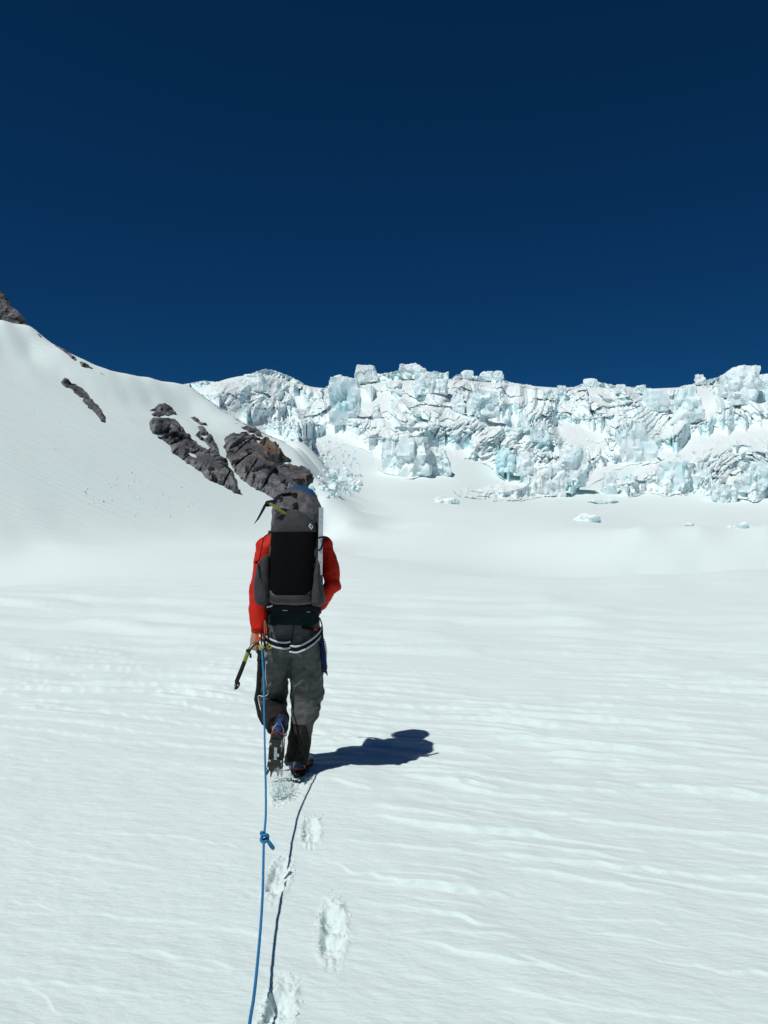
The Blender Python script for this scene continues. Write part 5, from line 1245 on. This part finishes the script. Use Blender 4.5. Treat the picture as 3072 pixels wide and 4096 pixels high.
strap('gear_loop', [(1060, 2470, 4.84), (1052, 2495, 4.80), (1046, 2530, 4.765), (1048, 2545, 4.76)], .003, M['black'], har)
strap('gear_loop', [(1278, 2470, 4.84), (1288, 2500, 4.82), (1290, 2540, 4.81), (1286, 2560, 4.80)], .003, M['black'], har)

dev = empty('rope_grab', tuple(w(1040, 2555, 4.72)), 'orange rope-grab plates clipped at the walker hip', 'belay device')
def d_(zx, zy, y=4.715): return w(920 + zx * .1356, 2480 + zy * .1356, y)
b = MB(); b.plate([d_(*p) for p in ((820, 400), (865, 380), (890, 400), (870, 430), (835, 470), (870, 500), (900, 520), (905, 600), (870, 645), (810, 660), (760, 635), (740, 570), (760, 490))], [[d_(820 + 16 * math.cos(k), 585 + 20 * math.sin(k)) for k in np.linspace(0, 6.283, 9)[:-1]]], (0, .008, 0)); b.build('side_plate', M['orange'], dev, False)
b = MB(); b.plate([d_(*p, 4.728) for p in ((935, 440), (985, 440), (1012, 490), (1010, 570), (960, 610), (920, 590), (915, 500))], [[d_(960 + 14 * math.cos(k), 520 + 20 * math.sin(k), 4.728) for k in np.linspace(0, 6.283, 9)[:-1]]], (0, .008, 0)); b.build('side_plate', M['orange'], dev, False)
b = MB(); b.tube([d_(820, 585, 4.708), d_(820, 585, 4.735)], .0035, 10); b.build('rivet', M['steel'], dev)
def biner(name, label, path, r, m):
    o = empty(name, tuple(path[0]), label, 'carabiner'); n_ = len(path)
    b = MB(); b.tube(path[:-1], r, 8); b.build('body', m, o); b = MB(); b.tube([path[-2], path[-1], path[0]], r * .8, 8); b.build('gate', M['steel'], o); return o
biner('carabiner', 'orange carabiner hanging between harness and rope grab', [d_(1020, 10, 4.74), d_(1015, 100, 4.735), d_(1018, 250, 4.73), d_(1030, 400, 4.73), d_(1055, 430, 4.732), d_(1072, 390, 4.735), d_(1075, 220, 4.735), d_(1050, 40, 4.74)], .0042, M['orange'])
biner('carabiner', 'small steel carabiner hanging beside the blue rope', [d_(1015, 860, 4.725), d_(1010, 930, 4.725), d_(1025, 1020, 4.725), d_(1045, 1060, 4.725), d_(1055, 1000, 4.725), d_(1040, 900, 4.725)], .0035, M['steel'])
asc = empty('rope_clamp', tuple(d_(1000, 820)), 'yellow rope clamp and pulley on the blue rope at the hip', 'rope clamp')
b = MB(); b.plate([d_(*p, 4.70) for p in ((815, 760), (850, 745), (880, 775), (905, 740), (960, 745), (995, 770), (985, 830), (960, 880), (890, 890), (850, 870), (845, 810))], [[d_(905 + 10 * math.cos(k), 835 + 14 * math.sin(k), 4.70) for k in np.linspace(0, 6.283, 9)[:-1]]], (0, .014, 0)); b.build('cam_body', M['yellow'], asc, False)
b = MB(); b.plate([d_(*p, 4.735) for p in ((1055, 735), (1190, 720), (1225, 760), (1215, 830), (1150, 862), (1085, 850), (1090, 790), (1060, 780))], [[d_(1165 + 36 * math.cos(k), 790 + 42 * math.sin(k), 4.735) for k in np.linspace(0, 6.283, 11)[:-1]]], (0, .008, 0)); b.build('pulley_plate', M['yellow'], asc, False)
b = MB(); b.tube([d_(985, 800, 4.722), d_(1070, 790, 4.73)], .005, 8); b.build('axle', M['steel'], asc)
pr = empty('cord_loop', tuple(d_(940, 500)), 'thin black cord loops tied at the hip beside the rope grab', 'cord')
b = MB(); b.tube([d_(985, 20, 4.75), d_(940, 200, 4.735), d_(905, 400, 4.70), d_(915, 560, 4.698), d_(925, 700, 4.70), d_(960, 620, 4.70), d_(1000, 450, 4.71), d_(975, 400, 4.715), d_(940, 470, 4.70), d_(920, 620, 4.698)], .0026, 6); b.build('strand', M['black'], pr)
b = MB(); b.tube([d_(1080, 400, 4.73), d_(1120, 500, 4.735), d_(1140, 620, 4.735), d_(1110, 730, 4.73), d_(1050, 760, 4.725), d_(1000, 800, 4.715), d_(1010, 880, 4.715), d_(1060, 930, 4.72), d_(1075, 860, 4.72), d_(1040, 740, 4.72), d_(1045, 500, 4.72), d_(1060, 420, 4.725)], .0026, 6); b.build('strand', M['black'], pr)
scr = empty('ice_screw', tuple(d_(1075, 1270, 4.73)), 'small ice screw with blue sleeve hanging on the thigh', 'ice screw')
b = MB(); b.tube([d_(1040, 1030, 4.73), d_(1055, 1100, 4.73)], .006, 10); b.build('hanger', M['steel'], scr)
b = MB(); b.tube([d_(1050, 1080, 4.73), d_(1075, 1200, 4.735)], .0062, 10); b.build('sleeve', M['boot_blue'], scr)
b = MB(); b.tube([d_(1075, 1200, 4.735), d_(1088, 1290, 4.738)], [.0055, .004], 10); b.build('tip', M['steel'], scr)

cl = empty('cord_bundle', tuple(w(1292, 2670, 4.84)), 'coiled navy cord bundle hanging from the harness at the thigh', 'cord')
b = MB()
def cz(t): return w(1288 + 14 * t + 3 * math.sin(t * 6), 2560 + 115 * t, 4.84)
hel = []
for k in range(17 * 12):
    t = k / (17 * 12); a = k / 12 * 2 * math.pi; c = cz(t); r_ = .017 * (1 - .15 * abs(2 * t - 1)); hel.append(c + Vector((r_ * math.cos(a), r_ * math.sin(a), .003 * math.cos(a))))
b.tube(hel, .0042, 6); b.build('wraps', M['cord_blue'], cl)
b = MB(); b.tube([cz(0) + Vector((0, 0, .05)), cz(0), cz(.5), cz(1), cz(1) + Vector((.004, 0, -.03))], [.006, .012, .013, .010, .005], 10); b.build('core', M['cord_blue'], cl)
b = MB(); b.tube([w(1286, 2520, 4.83), w(1283, 2560, 4.83), w(1284, 2620, 4.83), w(1288, 2680, 4.83), w(1292, 2690, 4.835)], .0045, 8); b.build('sling', M['panel'], cl)
b = MB(); b.ball(w(1300, 2683, 4.83), (.013, .011, .012), 10, 8); b.tube([w(1306, 2685, 4.83), w(1309, 2702, 4.83)], .004, 6); b.build('end_knot', mat('brown_knot', (0.06, 0.02, 0.015), .7, .2), cl)

# ================================================================== BOOTS AND CRAMPONS
def boot_frame(heel, fwd, up):
    f = Vector(fwd).normalized(); u = Vector(up); u = (u - f * u.dot(f)).normalized(); r = f.cross(u)
    m_ = Matrix.Identity(4)
    for i in range(3): m_[i][0], m_[i][1], m_[i][2], m_[i][3] = r[i], f[i], u[i], heel[i]
    return m_
def make_boot(name, F, label):
    T = lambda x, y, z: F @ Vector((x, y, z))
    o = empty(name, tuple(T(0, .15, 0)), label, None); o.parent = person; o.location = Vector(T(0, .15, 0)) - person.location
    del o['label']; o['label'] = label
    def put(b, n_, m, smooth=True, ang_=40):
        me = b.mesh(n_); me.transform(Matrix.Translation(-Vector(T(0, .15, 0)))); q = link(n_, me, o, M[m])
        if smooth: me.shade_smooth() if ang_ >= 180 else me.set_sharp_from_angle(angle=math.radians(ang_))
    b = MB(); ys = [0, .02, .06, .12, .18, .24, .28, .305]; hw = [.024, .034, .037, .036, .043, .046, .038, .016]
    pts = [T(h * s_, y, 0) for s_ in (1,) for y, h in zip(ys, hw)] + [T(-h, y, 0) for y, h in reversed(list(zip(ys, hw)))]
    b.prism(pts, F.to_3x3() @ Vector((0, 0, .022))); put(b, 'sole', 'sole', False)
    b = MB()
    b.tube([T(0, .02, .04), T(0, .08, .05), T(0, .16, .05), T(0, .23, .042), T(0, .285, .035), T(0, .30, .033)], [(.030, .024), (.038, .034), (.041, .034), (.044, .026), (.036, .018), (.018, .010)], 16, side=F.to_3x3() @ Vector((1, 0, 0)))
    b.tube([T(0, .055, .03), T(0, .055, .09), T(0, .06, .14), T(0, .07, .20)], [(.036, .050), (.040, .050), (.042, .050), (.044, .052)], 16, side=F.to_3x3() @ Vector((1, 0, 0)))
    me = remesh(b, .006, 4); me.transform(Matrix.Translation(-Vector(T(0, .15, 0)))); q = link('upper', me, o, M['boot']); me.shade_smooth()
    b = MB(); b.tube([T(0, -.002, .05), T(0, 0, .09), T(0, .004, .15)], [(.020, .004), (.017, .004), (.012, .004)], 8, side=F.to_3x3() @ Vector((1, 0, 0))); put(b, 'heel_tab', 'boot_blue')
    for s_ in (-1, 1):
        b = MB(); b.tube([T(.036 * s_, .02, .045), T(.042 * s_, .07, .055), T(.044 * s_, .14, .04), T(.046 * s_, .20, .03)], [(.003, .006)] * 4, 6); put(b, 'side_trim', 'boot_orange')
    b = MB(); b.tube([T(.030, .012, .040), T(0, -.004, .046), T(-.030, .012, .040)], [(.003, .005)] * 3, 6); put(b, 'heel_trim', 'boot_orange')
    return o
def make_crampon(F, label, snow_bits=()):
    T = lambda x, y, z: F @ Vector((x, y, z)); R3 = F.to_3x3()
    o = empty('crampon', tuple(T(0, .15, -.006)), label, 'crampon', 'crampons on the boots')
    b = MB(); b.prism([T(*p) for p in ((.040, .19, -.004), (.044, .25, -.004), (.036, .295, -.004), (-.036, .295, -.004), (-.044, .25, -.004), (-.040, .19, -.004), (-.020, .178, -.004), (.020, .178, -.004))], R3 @ Vector((0, 0, .003))); b.build('front_plate', M['black_steel'], o, False)
    b = MB(); b.prism([T(*p) for p in ((.034, .01, -.004), (.038, .075, -.004), (.018, .085, -.004), (-.018, .085, -.004), (-.038, .075, -.004), (-.034, .01, -.004))], R3 @ Vector((0, 0, .003))); b.build('heel_plate', M['black_steel'], o, False)
    b = MB(); b.box(T(0, .13, -.005), R3 @ Vector((.009, 0, 0)), R3 @ Vector((0, .055, 0)), R3 @ Vector((0, 0, .0015))); b.build('linking_bar', M['steel'], o, False)
    for x, y, L_, dx, dy in ((.040, .20, .034, .10, .1), (-.040, .20, .034, -.1, .1), (.044, .245, .036, .12, .25), (-.044, .245, .036, -.12, .25), (.020, .295, .040, .05, 1.1), (-.020, .295, .040, -.05, 1.1), (.040, .285, .036, .2, .8), (-.040, .285, .036, -.2, .8),
                             (.036, .072, .036, .1, 0), (-.036, .072, .032, -.1, 0), (.033, .015, .034, .1, -.15), (-.033, .015, .034, -.1, -.15)):
        d = (R3 @ Vector((dx, dy, -1))).normalized(); p = T(x, y, -.003); b = MB(); sd = (R3 @ Vector((0, 1, 0)) if abs(dy) < .6 else R3 @ Vector((1, 0, 0)))
        b.tube([p, p + d * L_ * .6, p + d * L_], [(.009, .0025), (.006, .002), (.001, .001)], 6, side=sd); b.build('point', M['steel'] if y < .21 else M['black_steel'], o, False)
    b = MB(); b.tube([T(.036, .078, 0), T(.037, .03, .035), T(.028, 0, .075), T(.010, -.008, .108), T(-.010, -.008, .108), T(-.028, 0, .075), T(-.037, .03, .035), T(-.036, .078, 0)], .0030, 8); b.build('heel_bail', M['steel'], o)
    b = MB(); b.box(T(0, -.008, .10), R3 @ Vector((.011, 0, 0)), R3 @ Vector((0, .004, 0)), R3 @ Vector((0, 0, .020))); b.build('heel_lever', M['boot_blue'], o, False)
    b = MB(); b.tube([T(.046, .25, 0), T(.046, .262, .02), T(.024, .296, .030), T(-.024, .296, .030), T(-.046, .262, .02), T(-.046, .25, 0)], .0022, 6); b.build('toe_bail', M['steel'], o)
    for x, y, sx_, sy_ in snow_bits:
        me = chunk_mesh('packed_snow', int(1000 + x * 900 + y * 700), 2, 4); me.transform(Matrix.Translation(-o.location) @ F @ Matrix.Translation((x, y, -.006)) @ Matrix.Diagonal((sx_, sy_, .006, 1))); link('packed_snow', me, o, M['crumb'], True)
    b = MB(); b.tube([T(0, -.006, .11), T(.040, .03, .115), T(.046, .09, .110), T(.02, .125, .112), T(-.03, .12, .112), T(-.047, .07, .112), T(-.038, .02, .114), T(0, -.006, .11)], [(.008, .0018)] * 8, 6, side=R3 @ Vector((0, 0, 1))); b.build('ankle_strap', M['black'], o)
    return o
pl = math.radians(56)
toe = w(1100, 3086, 4.72); fL = Vector((-.10, math.cos(pl), -math.sin(pl))).normalized()
heelL = toe - fL * .30
FL = boot_frame(heelL, fL, (0.06, math.sin(pl), math.cos(pl)))
make_boot('boot', FL, 'lifted boot showing its sole'); make_crampon(FL, 'crampon on the lifted boot, sole and points facing back', ((.016, .140, .008, .018), (-.034, .20, .006, .009), (.036, .19, .006, .011), (.032, .055, .004, .014), (-.030, .05, .004, .011)))
gx, gy = ground_at(1192, 3118)
FR = boot_frame(Vector((gx, gy + .03, .012)), (.10, 1, 0), (0, 0, 1))
make_boot('boot', FR, 'planted boot seen from the heel'); make_crampon(FR, 'crampon on the planted boot, sunk into the snow')

# ================================================================== ROPE
rope = empty('climbing_rope', tuple(w(1062, 3355, 3.40)), 'taut blue climbing rope with a knot running back from the walker', 'rope')
RP = [w(1045, 2545, 4.735), w(1047, 2590, 4.705), w(1050, 2640, 4.66), w(1055, 2740, 4.52), w(1057, 2860, 4.32), w(1060, 3020, 4.05), w(1063, 3150, 3.80), w(1063, 3260, 3.58), w(1058, 3325, 3.46)]
b = MB(); b.tube(spline(RP), .0052, 10); b.build('strand', M['rope'], rope)
RP2 = [w(1055, 3372, 3.37), w(1054, 3420, 3.29), w(1051, 3560, 3.07), w(1043, 3700, 2.86), w(1030, 3850, 2.62), w(1015, 3990, 2.40), w(998, 4096, 2.24), Vector((-.36, 1.9, .10)), Vector((-.30, 1.3, .30)), Vector((-.20, .6, .68)), Vector((-.12, .14, .95))]
b = MB(); b.tube(spline(RP2), .0052, 10); b.build('strand', M['rope'], rope)
def k_(zx, zy, dy=0): return w(1000 + zx * .0904, 3300 + zy * .0904, 3.42 + dy)
KN = [k_(640, 270, .0), k_(620, 380, .004), k_(520, 350, -.006), k_(510, 420, -.008), k_(640, 440, -.012), k_(760, 430, -.008), k_(800, 540, .004), k_(740, 680, -.004), k_(620, 770, -.012), k_(500, 700, -.008), k_(500, 570, .0), k_(600, 470, .010), k_(720, 490, .012), k_(700, 620, .006), k_(600, 640, .010), k_(590, 760, .006), k_(610, 840, .0)]
b = MB(); b.tube(spline(KN, 8), .0062, 10); b.ball(k_(510, 350, -.006), .0085, 12, 8); b.build('knot', M['rope'], rope)
b = MB(); b.tube(spline([k_(780, 620, 0), k_(850, 740, -.004), k_(960, 880, -.004), k_(1040, 1000, 0), k_(1010, 1050, .008), k_(930, 960, .012), k_(830, 800, .012), k_(760, 680, .010)], 8), .0060, 10); b.build('knot_loop', M['rope'], rope)

# ---- snow thrown up by the boots and crumbs round the holes
pts = []
rg = random.Random(4)
for k in range(2200):
    a = rg.random(); sx = rg.gauss(1122, 22); sy = 3078 + 95 * a ** 1.2 + rg.gauss(0, 8)
    Yk = 4.66 - .22 * a + rg.gauss(0, .03); p = w(sx, sy, Yk); p.z = max(p.z, snow_z(p.x, p.y) + .001)
    pts.append((p, rg.choice((.0008, .001, .0012, .0016, .002, .0025, .0035)) * (0.6 + 1.4 * a * a)))
for k in range(160):
    sx = rg.gauss(1215, 22); sy = rg.gauss(3112, 12); x, y = ground_at(sx, sy); pts.append((Vector((x, y, snow_z(x, y) + .003)), rg.choice((.002, .003, .004, .006))))
for (cx, cy, r_, L_, Wd, dp) in PRINTS[:5]:
    for k in range(60):
        a = rg.random() * 6.283; q = rg.gauss(1.15, .28); x = cx + Wd * .5 * q * math.cos(a); y = cy + L_ * .5 * q * math.sin(a) + abs(rg.gauss(0, .05)); s_ = rg.choice((.002, .002, .003, .003, .004, .005, .007, .009)); pts.append((Vector((x, y, snow_z(x, y))), s_))
clods('snow_crumbs', pts, 'loose snow crumbs kicked up round the boots and footprints', M['crumb'], 9, 1)
